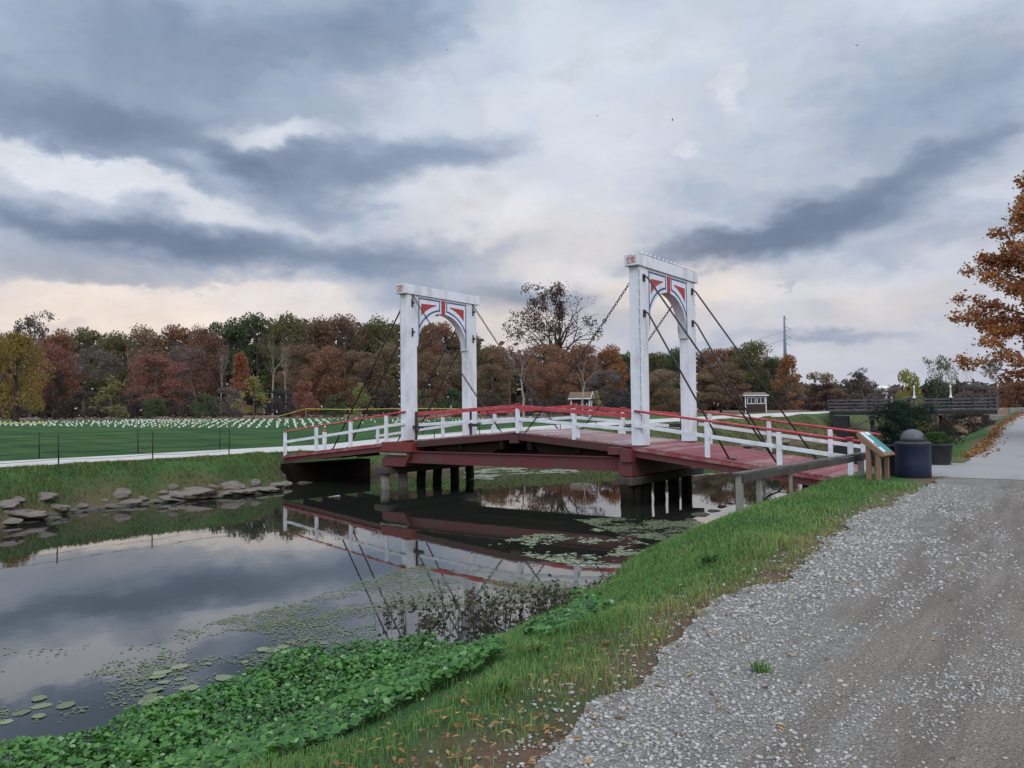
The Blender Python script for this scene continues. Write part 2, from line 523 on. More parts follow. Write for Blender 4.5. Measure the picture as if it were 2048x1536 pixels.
def paved_mat(name, c1, c2, dark):
    m, g, b = new_mat(name)
    p = pos_of(g)
    n = g.noise(p, .8, 5, .6)
    n2 = g.noise(p, 45, 3, .7)
    c = g.mix(n, c1, c2)
    c = g.mix(g.maprange(n2, .5, .75, 0, .4), c, dark)
    c = g.mix(g.maprange(g.noise(g.vmath('MULTIPLY', p, (1, .35, 1)), .55, 3, .5), .6, .7, 0, .5, True), c, dark)
    g.set(b.inputs['Base Color'], c)
    b.inputs['Roughness'].default_value = .8
    bump(g, b, n2, .004, .5)
    return m


M['asphalt'] = paved_mat('worn_asphalt', (.205, .196, .19), (.265, .256, .25), (.14, .135, .13))
M['concrete'] = paved_mat('pale_path', (.40, .375, .35), (.46, .435, .41), (.30, .28, .26))


def island_mat(name, stops, rough=.8, bumpy=None):
    m, g, b = new_mat(name)
    rnd = g.add('ShaderNodeNewGeometry').outputs['Random Per Island']
    g.set(b.inputs['Base Color'], g.ramp(rnd, stops))
    b.inputs['Roughness'].default_value = rough
    return m


# ------------------------------------------------------------------ objects
def tag(o, label=None, cat=None, group=None, kind=None):
    for k, v in (('label', label), ('category', cat), ('group', group), ('kind', kind)):
        if v:
            o[k] = v
    return o


def empty(name, loc=(0, 0, 0), rz=0.0, label=None, cat=None, group=None):
    o = bpy.data.objects.new(name, None)
    COL.objects.link(o)
    o.location = loc
    o.rotation_euler = (0, 0, rz)
    return tag(o, label, cat, group)


def link_mesh(name, me, mats, parent=None):
    for m in (mats if isinstance(mats, (list, tuple)) else [mats]):
        me.materials.append(m)
    o = bpy.data.objects.new(name, me)
    COL.objects.link(o)
    o.parent = parent
    return o


def copy_tree(o, parent=None):
    c = o.copy()
    COL.objects.link(c)
    c.parent = parent
    for ch in list(o.children):
        copy_tree(ch, c)
    return c


class MB:
    """collects boxes, bars, tubes and prisms and links them as ONE mesh object"""
    def __init__(s):
        s.v, s.f, s.mi, s.sm = [], [], [], []
        s.cur = 0

    def raw(s, vs, fs, smooth=False):
        n = len(s.v)
        s.v += [tuple(q) for q in vs]
        s.f += [tuple(i + n for i in q) for q in fs]
        s.mi += [s.cur] * len(fs)
        s.sm += [smooth] * len(fs)

    def box(s, a, b):
        x0, y0, z0 = a
        x1, y1, z1 = b
        s.raw([(x0, y0, z0), (x1, y0, z0), (x1, y1, z0), (x0, y1, z0), (x0, y0, z1), (x1, y0, z1), (x1, y1, z1), (x0, y1, z1)],
              [(3, 2, 1, 0), (4, 5, 6, 7), (0, 1, 5, 4), (1, 2, 6, 5), (2, 3, 7, 6), (3, 0, 4, 7)])

    def bar(s, p, q, w, h, up=(0, 0, 1)):
        """a rectangular bar from p to q, w wide sideways and h high"""
        p, q = Vector(p), Vector(q)
        d = (q - p).normalized()
        sd = d.cross(Vector(up)).normalized() * (w / 2)
        u = sd.cross(d).normalized() * (h / 2)
        vs = [p - sd - u, p + sd - u, p + sd + u, p - sd + u, q - sd - u, q + sd - u, q + sd + u, q - sd + u]
        s.raw(vs, [(0, 1, 2, 3), (7, 6, 5, 4), (0, 4, 5, 1), (1, 5, 6, 2), (2, 6, 7, 3), (3, 7, 4, 0)])

    def tube(s, pts, rad, n=8, caps=True, smooth=True):
        pts = [Vector(p) for p in pts]
        rad = rad if isinstance(rad, (list, tuple)) else [rad] * len(pts)
        vs, fs = [], []
        ref = None
        for i, p in enumerate(pts):
            d = (pts[min(i + 1, len(pts) - 1)] - pts[max(i - 1, 0)]).normalized()
            if ref is None or abs(ref.dot(d)) > .99:
                ref = Vector((0, 0, 1)) if abs(d.z) < .9 else Vector((1, 0, 0))
            a = d.cross(ref).normalized()
            b2 = a.cross(d).normalized()
            ref = b2
            for k in range(n):
                t = 2 * math.pi * k / n
                vs.append(p + (a * math.cos(t) + b2 * math.sin(t)) * rad[i])
        for i in range(len(pts) - 1):
            for k in range(n):
                fs.append((i * n + k, i * n + (k + 1) % n, (i + 1) * n + (k + 1) % n, (i + 1) * n + k))
        s.raw(vs, fs, smooth)
        if caps:
            m = len(s.v) - len(vs)
            s.f += [tuple(m + k for k in reversed(range(n))), tuple(m + (len(pts) - 1) * n + k for k in range(n))]
            s.mi += [s.cur] * 2
            s.sm += [False] * 2

    def lathe(s, c, prof, n=24, smooth=True):
        c = Vector(c)
        vs, fs = [], []
        for r, z in prof:
            for k in range(n):
                t = 2 * math.pi * k / n
                vs.append(c + Vector((r * math.cos(t), r * math.sin(t), z)))
        for i in range(len(prof) - 1):
            for k in range(n):
                fs.append((i * n + k, i * n + (k + 1) % n, (i + 1) * n + (k + 1) % n, (i + 1) * n + k))
        fs.append(tuple(reversed(range(n))))
        fs.append(tuple((len(prof) - 1) * n + k for k in range(n)))
        s.raw(vs, fs, smooth)

    def prism(s, poly, x0, x1, axis='x'):
        """polygon of (a, z) pairs extruded along an axis; polygon lies in YZ (axis x) or XZ (axis y)"""
        n = len(poly)
        f = (lambda t, a, z: (t, a, z)) if axis == 'x' else (lambda t, a, z: (a, t, z))
        vs = [f(x0, a, z) for a, z in poly] + [f(x1, a, z) for a, z in poly]
        fs = [tuple(range(n)), tuple(reversed(range(n, 2 * n)))] + [(i, n + i, n + (i + 1) % n, (i + 1) % n) for i in range(n)]
        s.raw(vs, fs)

    def build(s, name, mats, parent=None, bevel=0.0):
        me = bpy.data.meshes.new(name)
        me.from_pydata([tuple(v) for v in s.v], [], s.f)
        o = link_mesh(name, me, mats, parent)
        me.polygons.foreach_set('material_index', s.mi)
        me.polygons.foreach_set('use_smooth', s.sm)
        bm = bmesh.new()
        bm.from_mesh(me)
        bmesh.ops.recalc_face_normals(bm, faces=bm.faces)
        bm.to_mesh(me)
        bm.free()
        if bevel:
            md = o.modifiers.new('bevel', 'BEVEL')
            md.width = bevel
            md.segments = 2
            md.limit_method = 'ANGLE'
        return o


def np_mesh(name, verts, faces, mats, parent=None, tint=None, smooth=False):
    """fast mesh from arrays; all faces have the same number of corners"""
    verts = np.asarray(verts, np.float32).reshape(-1, 3)
    faces = np.asarray(faces, np.int32)
    k = faces.shape[1]
    me = bpy.data.meshes.new(name)
    me.vertices.add(len(verts))
    me.vertices.foreach_set('co', verts.ravel())
    me.loops.add(faces.size)
    me.loops.foreach_set('vertex_index', faces.ravel())
    me.polygons.add(len(faces))
    me.polygons.foreach_set('loop_start', np.arange(0, faces.size, k, dtype=np.int32))
    me.polygons.foreach_set('loop_total', np.full(len(faces), k, np.int32))
    if smooth:
        me.polygons.foreach_set('use_smooth', np.ones(len(faces), bool))
    if tint is not None:
        at = me.attributes.new('tint', 'FLOAT', 'POINT')
        at.data.foreach_set('value', np.asarray(tint, np.float32))
    me.update(calc_edges=True)
    return link_mesh(name, me, mats, parent)


# ------------------------------------------------------------------ terrain
def interp(t, pts):
    a = np.array(pts, float)
    return np.interp(t, a[:, 0], a[:, 1])


NEAR = [(-400, 9.8), (-25, 9.9), (-19.3, 10.1), (-16.9, 10.15), (-15.5, 10.2), (-13.7, 10.25), (-11.5, 10.0), (-10.3, 9.6), (-8.8, 9.2), (-5.6, 8.7), (-2.3, 8.5),
        (1.8, 8.3), (7, 8.8), (20, 8.6), (40, 8.2), (58, 8.5), (80, 12), (140, 45), (400, 190)]
FAR = [(-400, -6.0), (-16, -6.4), (-13.6, -7.0), (-12.4, -7.9), (-10.5, -9.2), (-7.9, -9.3), (-6.5, -8.9), (-3.5, -8.9), (-1.6, -10.0), (-.2, -12.1), (4.4, -12.1), (6, -10.8), (11.6, -9.6), (20, -8.4), (35, -6.0),
       (50, -3.4), (62, -1.2), (80, 3), (140, 34), (400, 178)]
PATH_N = [(-400, 13.9), (-20, 14.50), (-18.0, 14.42), (-15.4, 14.12), (-12.2, 13.98), (-9.6, 13.75), (-4.8, 13.85), (0, 13.75), (12, 13.2), (34, 12.3), (60, 12.4), (80, 17), (140, 52), (400, 200)]


def sstep(t, a, b):
    t = np.clip((t - a) / (b - a), 0, 1)
    return t * t * (3 - 2 * t)


def vnoise(x, y, seed=0):
    """smooth value noise on a lattice"""
    xi, yi = np.floor(x).astype(np.int64), np.floor(y).astype(np.int64)
    fx, fy = x - xi, y - yi
    fx, fy = fx * fx * (3 - 2 * fx), fy * fy * (3 - 2 * fy)

    def h(a, b):
        n = (a * 374761393 + b * 668265263 + seed * 974634) & 0xffffffff
        n = ((n ^ (n >> 13)) * 1274126177) & 0xffffffff
        return ((n ^ (n >> 16)) & 0xffff) / 65535.0
    return (h(xi, yi) * (1 - fx) + h(xi + 1, yi) * fx) * (1 - fy) + (h(xi, yi + 1) * (1 - fx) + h(xi + 1, yi + 1) * fx) * fy


def fbm(x, y, seed=0, oct=4):
    t, a, tot = 0, .5, 0
    for k in range(oct):
        t = t + a * vnoise(x * 2 ** k, y * 2 ** k, seed + k)
        tot += a
        a *= .5
    return t / tot


def height(x, y):
    x, y = np.asarray(x, float), np.asarray(y, float)
    s, f, pn = interp(y, NEAR), interp(y, FAR), interp(y, PATH_N)
    w = fbm(x * .5, y * .5, 3)
    # near bank: low wet edge, grass slope, level path
    rise = 1.5 * sstep(y, 12, 66)
    top = 1.3 + rise
    crest = pn - .6 - (pn - .6 - 11.95) * sstep(y, -15, -8.5) * (1 - sstep(y, 6, 20))
    t = np.clip((x - s) / np.maximum(crest - s, .5), 0, 1)
    zn = -.12 + (top + .12) * (1.15 * t - .15 * t ** 3) + (w - .5) * .16 * np.clip(t * 5, 0, 1) * np.clip((1 - t) * 4, 0, 1)
    zn = np.where(x > pn + 8, top + (fbm(x * .05, y * .05, 9) - .5) * .2 * np.clip((x - pn - 8) / 20, 0, 1), zn)
    # far bank: stony foot, rough slope, level path, then the lawn rising to the wood
    d = np.maximum(0, -(x + 19.5) - .35 * np.maximum(y, 0)) + .9 * np.maximum(0, y - 8)
    d = np.maximum(d, .9 * np.maximum(0, y - 8))
    plat = 1.2 + 1.68 * (1 - np.exp(-d / 28))
    bw = 1.75 + 1.6 * sstep(y, 1, 9)
    u = np.clip((f - x) / bw, 0, 1)
    plat = plat + .09 * np.clip((x + 14.2) / 2, 0, 1) * (y < 3)
    zf = -.15 + (plat + .15) * (1.35 * u - .35 * u ** 2) + (w - .5) * .22 * np.clip(u * 5, 0, 1) * np.clip((1 - u) * 4, 0, 1)
    z = np.where(x > s, zn, np.where(x < f, zf, -.9))
    k = np.clip(np.minimum((x - f) / 1.0, (s - x) / 1.0), 0, 1)            # canal bed
    return np.where((x >= f) & (x <= s), -.12 - .8 * k, z)


def axis(parts):
    out = []
    for a, b, st in parts:
        n = max(1, int(round((b - a) / st)))
        out += [a + (b - a) * i / n for i in range(n)]
    return np.array(out + [parts[-1][1]])


GX = axis([(-3000, -400, 400), (-400, -120, 40), (-120, -30, 4), (-30, -21, 1.5), (-21, -8, .35), (-8, 7.5, 1.1), (7.5, 15, .25), (15, 30, 2.5), (30, 120, 15), (120, 3000, 480)])
GY = axis([(-600, -60, 90), (-60, -24, 4), (-24, 12, .4), (12, 70, 1.6), (70, 160, 6), (160, 400, 30), (400, 3500, 600)])
gx, gy = np.meshgrid(GX, GY)
gz = height(gx, gy)
E_SOIL = np.clip((interp(gy, FAR) - gx) / 1.0, -1, 1)


def soil_amount(x, y):
    s, f, pn = interp(y, NEAR), interp(y, FAR), interp(y, PATH_N)
    n = fbm(x * .9, y * .9, 21)
    a = np.where(x > s, np.maximum(1 - np.clip((x - s) / .8, 0, 1), sstep(x + (n - .5) * 1.6, pn - .70 - .22 * (1 - sstep(y, -17, -12)), pn - .15 - .2 * (1 - sstep(y, -17, -12)))), 0)
    u = (f - x) / (1.9 + 1.6 * sstep(y, 1, 9))
    b = np.where(x < f, np.clip(.85 - u * 1.25 + (n - .5) * 1.0, 0, 1), 0)
    b = np.where(u > 1.02, 0, b)
    b = np.maximum(b, .55 * sstep(y, 5, 14) * np.clip(1.3 - u, 0, 1) * (x < f))
    c = np.where((x > f) & (x < s), 1.0, 0)
    dist = (x - CAM.x) * FWD.x + (y - CAM.y) * FWD.y
    wood = sstep(dist + (n - .5) * 4, 84, 90) * (x < f)                    # leaf litter and reeds before the wood
    return np.clip(np.maximum.reduce([a, b, c, wood]), 0, 1)


def grid_faces(ny, nx):
    i = np.arange(ny - 1)[:, None] * nx + np.arange(nx - 1)[None, :]
    return np.stack([i, i + 1, i + nx + 1, i + nx], -1).reshape(-1, 4)


ground = np_mesh('ground', np.stack([gx, gy, gz], -1), grid_faces(len(GY), len(GX)), M['ground'], smooth=True)
tag(ground, kind='structure')
at = ground.data.attributes.new('soil', 'FLOAT', 'POINT')
at.data.foreach_set('value', soil_amount(gx, gy).astype(np.float32).ravel())


def ground_z(x, y):
    """height of the ground sheet itself (bilinear on its grid)"""
    x, y = np.atleast_1d(np.asarray(x, float)), np.atleast_1d(np.asarray(y, float))
    i = np.clip(np.searchsorted(GX, x) - 1, 0, len(GX) - 2)
    j = np.clip(np.searchsorted(GY, y) - 1, 0, len(GY) - 2)
    fx, fy = (x - GX[i]) / (GX[i + 1] - GX[i]), (y - GY[j]) / (GY[j + 1] - GY[j])
    return (gz[j, i] * (1 - fx) + gz[j, i + 1] * fx) * (1 - fy) + (gz[j + 1, i] * (1 - fx) + gz[j + 1, i + 1] * fx) * fy


def gz1(x, y):
    return float(ground_z(x, y)[0])


def strip(name, ys, x_left, x_right, nx, lift, mat, kind='structure'):
    """a sheet draped on the ground between two edge lines"""
    ys = np.asarray(ys, float)
    a, b = x_left(ys), x_right(ys)
    t = np.linspace(0, 1, nx)
    X = a[:, None] + (b - a)[:, None] * t[None, :]
    Y = np.repeat(ys[:, None], nx, 1)
    Z = ground_z(X.ravel(), Y.ravel()).reshape(X.shape) + lift
    o = np_mesh(name, np.stack([X, Y, Z], -1), grid_faces(len(ys), nx), mat, smooth=True)
    return tag(o, kind=kind)


def ragged(y, amp=.35, seed=5):
    return (fbm(y * .55, y * 0 + 3.3, seed) - .5) * 2 * amp + (fbm(y * 2.6, y * 0 + 7.7, seed + 9) - .5) * amp


strip('gravel_path', np.arange(-60, -.2, .12), lambda y: interp(y, PATH_N) + ragged(y), lambda y: interp(y, PATH_N) + 7.5, 30, .022, M['gravel'])
strip('paved_path', np.concatenate([np.arange(-1.0, 30, .3), np.arange(30, 120, 2)]),
      lambda y: np.where((y > -.6) & (y < 4.6), 11.05, interp(y, PATH_N) + ragged(y, .12, 8) + .1), lambda y: interp(y, PATH_N) + 6.6, 30, .03, M['asphalt'])
PATH_F = [(-400, -14.05), (0, -14.1), (6, -14.2), (12, -13.6), (20, -12.2), (35, -9.2), (50, -6.6), (62, -5.0), (80, -1.5), (140, 28)]
strip('lawn_path', np.concatenate([np.arange(-60, 12, .5), np.arange(12, 100, 1.5)]), lambda y: interp(y, PATH_F) - 4.9 - .3 * np.sin(y * .12), lambda y: interp(y, PATH_F) + ragged(y, .08, 4), 14, .035, M['concrete'])

wm = MB()
wm.raw([(-60, -300, 0), (40, -300, 0), (40, 70, 0), (90, 160, 0), (300, 500, 0), (100, 500, 0), (-60, 70, 0)], [(0, 1, 2, 3, 4, 5, 6)])
water = wm.build('canal_water', M['water'])
tag(water, kind='structure')
for p in water.data.polygons:
    if p.normal.z < 0:
        p.flip()

# ------------------------------------------------------------------ the drawbridge
W0, W1 = 0.0, 4.36                                            # outer faces of the portal legs along the canal
LW = .58                                                       # leg width along the canal
bridge = empty('drawbridge', (0, 0, 0), 0, 'wooden drawbridge with two white arched portals, red rails and a humped plank deck', 'drawbridge')


def ramp_z(x):
    """top of the deck"""
    ax = abs(x)
    if ax >= 4.75:
        return (1.895 if x > 0 else 1.93) - (ax - 5.0) * (.122 if x > 0 else .098)
    return 2.33 - ((2.33 - 1.92) if x > 0 else (2.33 - 1.95)) * (abs(x - .2) / (4.75 - (.2 if x > 0 else -.2)))


def rail_z(x):
    if x >= 4.9:
        return 3.04 - (x - 5.06) * .132
    if x <= -4.9:
        return 3.06 + (x + 5.4) * .113
    return 3.27 - (.375 if x > 0 else .23) * abs(x - .2) / 4.7


def planks(name, x0, x1, y0, y1, mat, wd=.2, zt=0.0):
    mb = MB()
    n = int(round(abs(x1 - x0) / wd))
    st = (x1 - x0) / n
    for i in range(n):
        a, b = x0 + st * i + .006, x0 + st * (i + 1) - .006
        dz = random.uniform(-.006, .006)
        ya, yb = y0 + random.uniform(-.02, .02), y1 + random.uniform(-.02, .02)
        za, zb = ramp_z(a) + zt + dz, ramp_z(b) + zt + dz
        t = .055
        mb.raw([(a, ya, za - t), (b, ya, zb - t), (b, yb, zb - t), (a, yb, za - t), (a, ya, za), (b, ya, zb), (b, yb, zb), (a, yb, za)],
               [(3, 2, 1, 0), (4, 5, 6, 7), (0, 1, 5, 4), (1, 2, 6, 5), (2, 3, 7, 6), (3, 0, 4, 7)])
    return mb.build(name, mat, bridge)


XE_R, XE_L = 11.15, -12.55
planks('ramp_deck', 4.78, XE_R, -.10, 4.46, M['ramp_deck'])
planks('ramp_deck', XE_L, -4.78, -.10, 4.46, M['ramp_deck'])
planks('leaf_deck', .22, 4.74, .16, 4.20, M['leaf_deck'])
planks('leaf_deck', -4.74, .18, .16, 4.20, M['leaf_deck'])


def sloped(mb, x0, x1, y0, y1, top0, top1, h0, h1):
    """a beam following the deck slope: top0/top1 below the deck surface"""
    za, zb = ramp_z(x0) - top0, ramp_z(x1) - top1
    mb.raw([(x0, y0, za - h0), (x1, y0, zb - h1), (x1, y1, zb - h1), (x0, y1, za - h0), (x0, y0, za), (x1, y0, zb), (x1, y1, zb), (x0, y1, za)],
           [(3, 2, 1, 0), (4, 5, 6, 7), (0, 1, 5, 4), (1, 2, 6, 5), (2, 3, 7, 6), (3, 0, 4, 7)])


for x0, x1 in ((5.02, XE_R - .02), (XE_L + .02, -6.0)):
    for y in (-.06, 4.30):
        mb = MB()
        sloped(mb, x0, x1, y, y + .12, .06, .06, .29, .29)
        mb.build('ramp_girder', M['iron_red'], bridge)
        mb = MB()
        e = -.13 if y < 1 else 4.42
        sloped(mb, x0 + .003, x1 - .003, e, e + .10, .058, .058, .085, .085)
        mb.build('deck_edge_board', M['deck_edge'], bridge)
    for y in (1.0, 2.1, 3.2):
        mb = MB()
        sloped(mb, x0 + .03, x1 - .03, y, y + .14, .06, .06, .26, .26)
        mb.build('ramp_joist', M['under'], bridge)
for x0, x1 in ((.26, 4.70), (-4.70, .14)):
    for y in (.10, 4.10):
        mb = MB()
        sloped(mb, x0, x1, y, y + .14, .058, .058, .24, .24)
        mb.build('leaf_girder', M['dark_red'], bridge)
    for y in (1.2, 2.1, 3.0):
        mb = MB()
        sloped(mb, x0 + .02, x1 - .02, y, y + .14, .06, .06, .20, .20)
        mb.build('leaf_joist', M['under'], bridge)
# slanted struts under the leaves, leaving the small triangular gap near the crown
for s in (-1, 1):
    for y in (.30, 3.95):
        mb = MB()
        a = .2 + s * .55
        poly = [(a, ramp_z(a) - .33), (a + s * 3.6, ramp_z(a + s * 3.6) - .32), (a + s * 3.1, 1.50), (a + s * .55, 1.50)]
        poly2 = [(.2 + s * .10, 2.0), (.2 + s * .42, ramp_z(.2 + s * .42) - .32), (.2 + s * 1.0, 1.50), (.2 + s * .52, 1.50)]
        mb.prism(poly if s < 0 else poly[::-1], y, y + .10, 'y')
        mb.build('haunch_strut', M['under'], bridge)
    mb = MB()
    mb.box((.2 + s * .62 - .09, .14, 1.66), (.2 + s * .62 + .09, 4.18, 2.02))
    mb.box((.2 + s * 2.6 - .08, .2, 1.6), (.2 + s * 2.6 + .08, 4.1, 1.80))
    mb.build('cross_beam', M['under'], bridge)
mb = MB()
mb.box((.02, .06, 1.90), (.40, 4.26, 2.22))
mb.build('crown_beam', M['dark_red'], bridge)

# long red girders carrying the bascule between the piers
for y in (.06, 1.9, 4.14):
    mb = MB()
    mb.box((-5.55, y, 1.09), (4.50, y + .05, 1.49))
    mb.box((-5.552, y - .09, 1.06), (4.502, y + .14, 1.088))
    mb.box((-5.552, y - .09, 1.492), (4.502, y + .14, 1.52))
    mb.build('main_girder', M['iron_red'], bridge)

# piers: blocks, corbels, caps and piles
mb = MB()
mb.box((-6.24, -.14, 1.48), (-4.60, .60, 1.86))
mb.build('pier_block', M['bright_red'], bridge, .012)
mb = MB()
mb.box((-6.24, 3.76, 1.48), (-4.60, 4.50, 1.86))
mb.build('pier_block', M['bright_red'], bridge, .012)
mb = MB()
mb.box((-6.28, -.20, 1.35), (-4.85, 4.56, 1.44))
mb.build('pier_ledge', M['pale_post'], bridge, .01)
mb = MB()
mb.prism([(-6.22, .90), (-5.0, .90), (-4.7, 1.345), (-5.85, 1.345), (-6.22, 1.2)], -.12, 4.48, 'y')
mb.build('pier_corbel', M['iron_red'], bridge, .01)
mb = MB()
mb.box((4.18, -.24, 1.60), (4.62, .62, 1.84))
mb.build('pier_block', M['iron_red'], bridge, .012)
mb = MB()
mb.box((4.18, 3.74, 1.60), (4.62, 4.60, 1.84))
mb.build('pier_block', M['iron_red'], bridge, .012)
mb = MB()
mb.box((4.64, -.28, 1.38), (5.04, 4.64, 1.80))
mb.build('pier_beam', M['iron_red'], bridge, .012)
mb = MB()
mb.box((4.52, -.16, .92), (5.00, 4.52, 1.376))
mb.build('pier_corbel', M['iron_red'], bridge, .01)
for xa, xb, zt in ((-6.42, -5.70, .86), (4.50, 5.08, .90)):
    mb = MB()
    mb.box((xa, -.36, zt - .26), (xb, 5.4, zt))
    mb.build('pile_cap', M['gray_wood'], bridge, .03)


def pile(x, y, zt, mat, r=.2):
    mb = MB()
    z = [-1.2, -.2, .2, zt]
    mb.tube([(x + random.uniform(-.03, .03), y + random.uniform(-.03, .03), q) for q in z], [r * 1.03, r, r * random.uniform(.94, 1), r * .98], 14)
    mb.build('pile', mat, bridge)


for k, y in enumerate((-.02, .95)):
    pile(-6.12 + k * .02, y, .60, M['pale_pile'], .20)
for y in (2.0, 3.0, 4.2, 5.2):
    pile(-6.06, y, .60, M['pile'], .2)
for y in (-.20, .40, 1.22, 2.22, 3.30, 4.40):
    pile(4.80, y, .70, M['pile'], .205)

# ramp abutments
mb = MB()
mb.box((XE_R - .9, -.12, -.3), (XE_R + .12, 4.48, .78))
mb.build('abutment', M['dark_red'], bridge, .02)
mb = MB()
mb.box((XE_L - .12, -.12, -.3), (XE_L + .8, 4.48, .80))
mb.build('abutment', M['under'], bridge, .02)  # deep shade under the far ramp is put into this face's dark colour
mb = MB()
mb.box((10.2, .0, .0), (10.24, 4.3, 1.0))
mb.build('backing_board', M['under'], bridge)


def ellipse_arch(yc, ry, zs, rz, n=28):
    return [(yc + ry * math.cos(t), zs + rz * math.sin(t)) for t in [math.pi * k / n for k in range(n + 1)]]


def portal(xc, zb, dz):
    """two legs, top beam and the painted arch board between them; zb is the deck level at the legs"""
    root = empty('portal', (0, 0, 0))
    root.parent = bridge
    xa, xb = xc - .1815, xc + .1815
    zt0, zt1 = 7.655 + dz, 8.03 + dz
    for y0, y1 in ((W0, LW), (W1 - LW, W1)):
        mb = MB()
        mb.box((xa, y0, zb), (xb, y1, zt0))
        mb.build('leg', M['white'], root, .012)
    mb = MB()
    mb.box((xc - .244, -.192, zt0 + .001), (xc + .244, W1 + .192, zt1))
    mb.build('beam', M['white'], root, .012)
    mb = MB()
    mb.box((xc - .15, -.212, zt0 + .085), (xc + .17, -.1925, zt1 - .045))
    mb.build('end_plate', M['plate'], root, .004)
    # arch board: from springing to the beam, a little thinner than the legs
    ya, yb = LW, W1 - LW
    zs, zc = 5.60 + dz, 7.04 + dz
    yc, ry = (ya + yb) / 2, (yb - ya) / 2 - .07
    arch = ellipse_arch(yc, ry, zs, zc - zs)
    poly = [(yb, zs), (yb, zt0), (ya, zt0), (ya, zs)] + [(a, z) for a, z in reversed(arch)]
    mb = MB()
    # built as quads so that the concave outline stays clean
    n = len(arch) - 1
    front, back = xb - .012, xa + .012
    for i in range(n):
        (a0, z0), (a1, z1) = arch[i], arch[i + 1]
        for x in (front, back):
            mb.raw([(x, a0, z0), (x, a0, zt0), (x, a1, zt0), (x, a1, z1)], [(0, 1, 2, 3)])
        mb.raw([(front, a0, z0), (front, a1, z1), (back, a1, z1), (back, a0, z0)], [(0, 1, 2, 3)])
    for a0, a1 in ((ya, arch[-1][0]), (arch[0][0], yb)):
        for x in (front, back):
            mb.raw([(x, a0, zs), (x, a1, zs), (x, a1, zt0), (x, a0, zt0)], [(0, 1, 2, 3)])
        mb.raw([(front, a0, zs), (front, a1, zs), (back, a1, zs), (back, a0, zs)], [(0, 1, 2, 3)])
    mb.build('arch_board', M['white'], root)
    # painted decoration, the same on both faces: blue outlines, red spandrels, red keystone
    for face, sgn in ((front, 1), (back, -1)):
        x0, x1 = (face + .001, face + .006) if sgn > 0 else (face - .006, face - .001)
        for side in (-1, 1):
            def P(u, z):                                       # u measured from the centre line outwards
                return (yc + side * u, z)
            uo, ui, ztop = 1.50, .20, zt0 - .075
            t = .055
            ea = lambda u, g: zs + (zc - zs + g) * math.sqrt(max(0, 1 - (u / (ry + g)) ** 2))
            blue = MB()
            blue.prism([P(uo, ztop), P(ui, ztop), P(ui, ztop - t), P(uo, ztop - t)], x0, x1)
            zl = zs + .02
            blue.prism([P(uo, ztop - t - .001), P(uo - t, ztop - t - .001), P(uo - t, zl + .28), P(uo, zl)], x0, x1)
            blue.prism([P(ui, ztop - t - .001), P(ui + t, ztop - t - .001), P(ui + t, ea(ui + t, .15)), P(ui, ea(ui, .15))], x0, x1)
            us = [ui + .001 + (uo - t - ui - .002) * k / 16 for k in range(17)]
            for k in range(16):
                u0, u1 = us[k], us[k + 1]
                a0, a1 = ea(u0, .10), ea(u1, .10)
                b0, b1 = ea(u0, .17), ea(u1, .17)
                blue.prism([P(u0, a0), P(u1, a1), P(u1, max(b1, a1 + .01)), P(u0, b0)], x0, x1)
            blue.build('blue_outline', M['blue'], root)
            red = MB()
            u0, u1, zr = .43, uo - t - .11, ztop - t - .14
            pts = [P(u1, zr), P(u0, zr)]
            for k in range(13):
                u = u0 + (u1 - u0) * k / 12
                pts.append(P(u, min(zr - .015 - .02 * (k > 0), ea(u, .36) - .02)))
            for k in range(12):
                ua, ub = u0 + (u1 - u0) * k / 12, u0 + (u1 - u0) * (k + 1) / 12
                red.raw([(x1, *P(ua, zr - .03 * ua)), (x1, *P(ub, zr - .03 * ub)), (x1, *pts[3 + k]), (x1, *pts[2 + k])], [(0, 1, 2, 3)])
            red.build('red_spandrel', M['red'], root)
        key = MB()
        key.prism([(yc - .115, zt0 - .07), (yc + .115, zt0 - .07), (yc + .095, zc - .05), (yc - .095, zc - .05)], min(face, face + sgn * .03), max(face, face + sgn * .03))
        key.build('keystone', M['red'], root, .004)
    return root, xa, xb


def plate_mat():
    m, g, b = new_mat('flaking_pink_plate')
    p = g.add('ShaderNodeTexCoord').outputs['Object']
    n = g.noise(p, 9, 5, .7)
    g.set(b.inputs['Base Color'], g.ramp(n, [(0, (.22, .05, .05)), (.45, (.32, .14, .13)), (.55, (.52, .45, .44)), (1, (.6, .58, .58))]))
    b.inputs['Roughness'].default_value = .7
    return m


M['plate'] = plate_mat()
pR, RA, RB = portal(5.10, 1.90, -.03)
pL, LA, LB = portal(-5.10, 1.93, .08)

# railings: red hand rail, white lower rail, posts


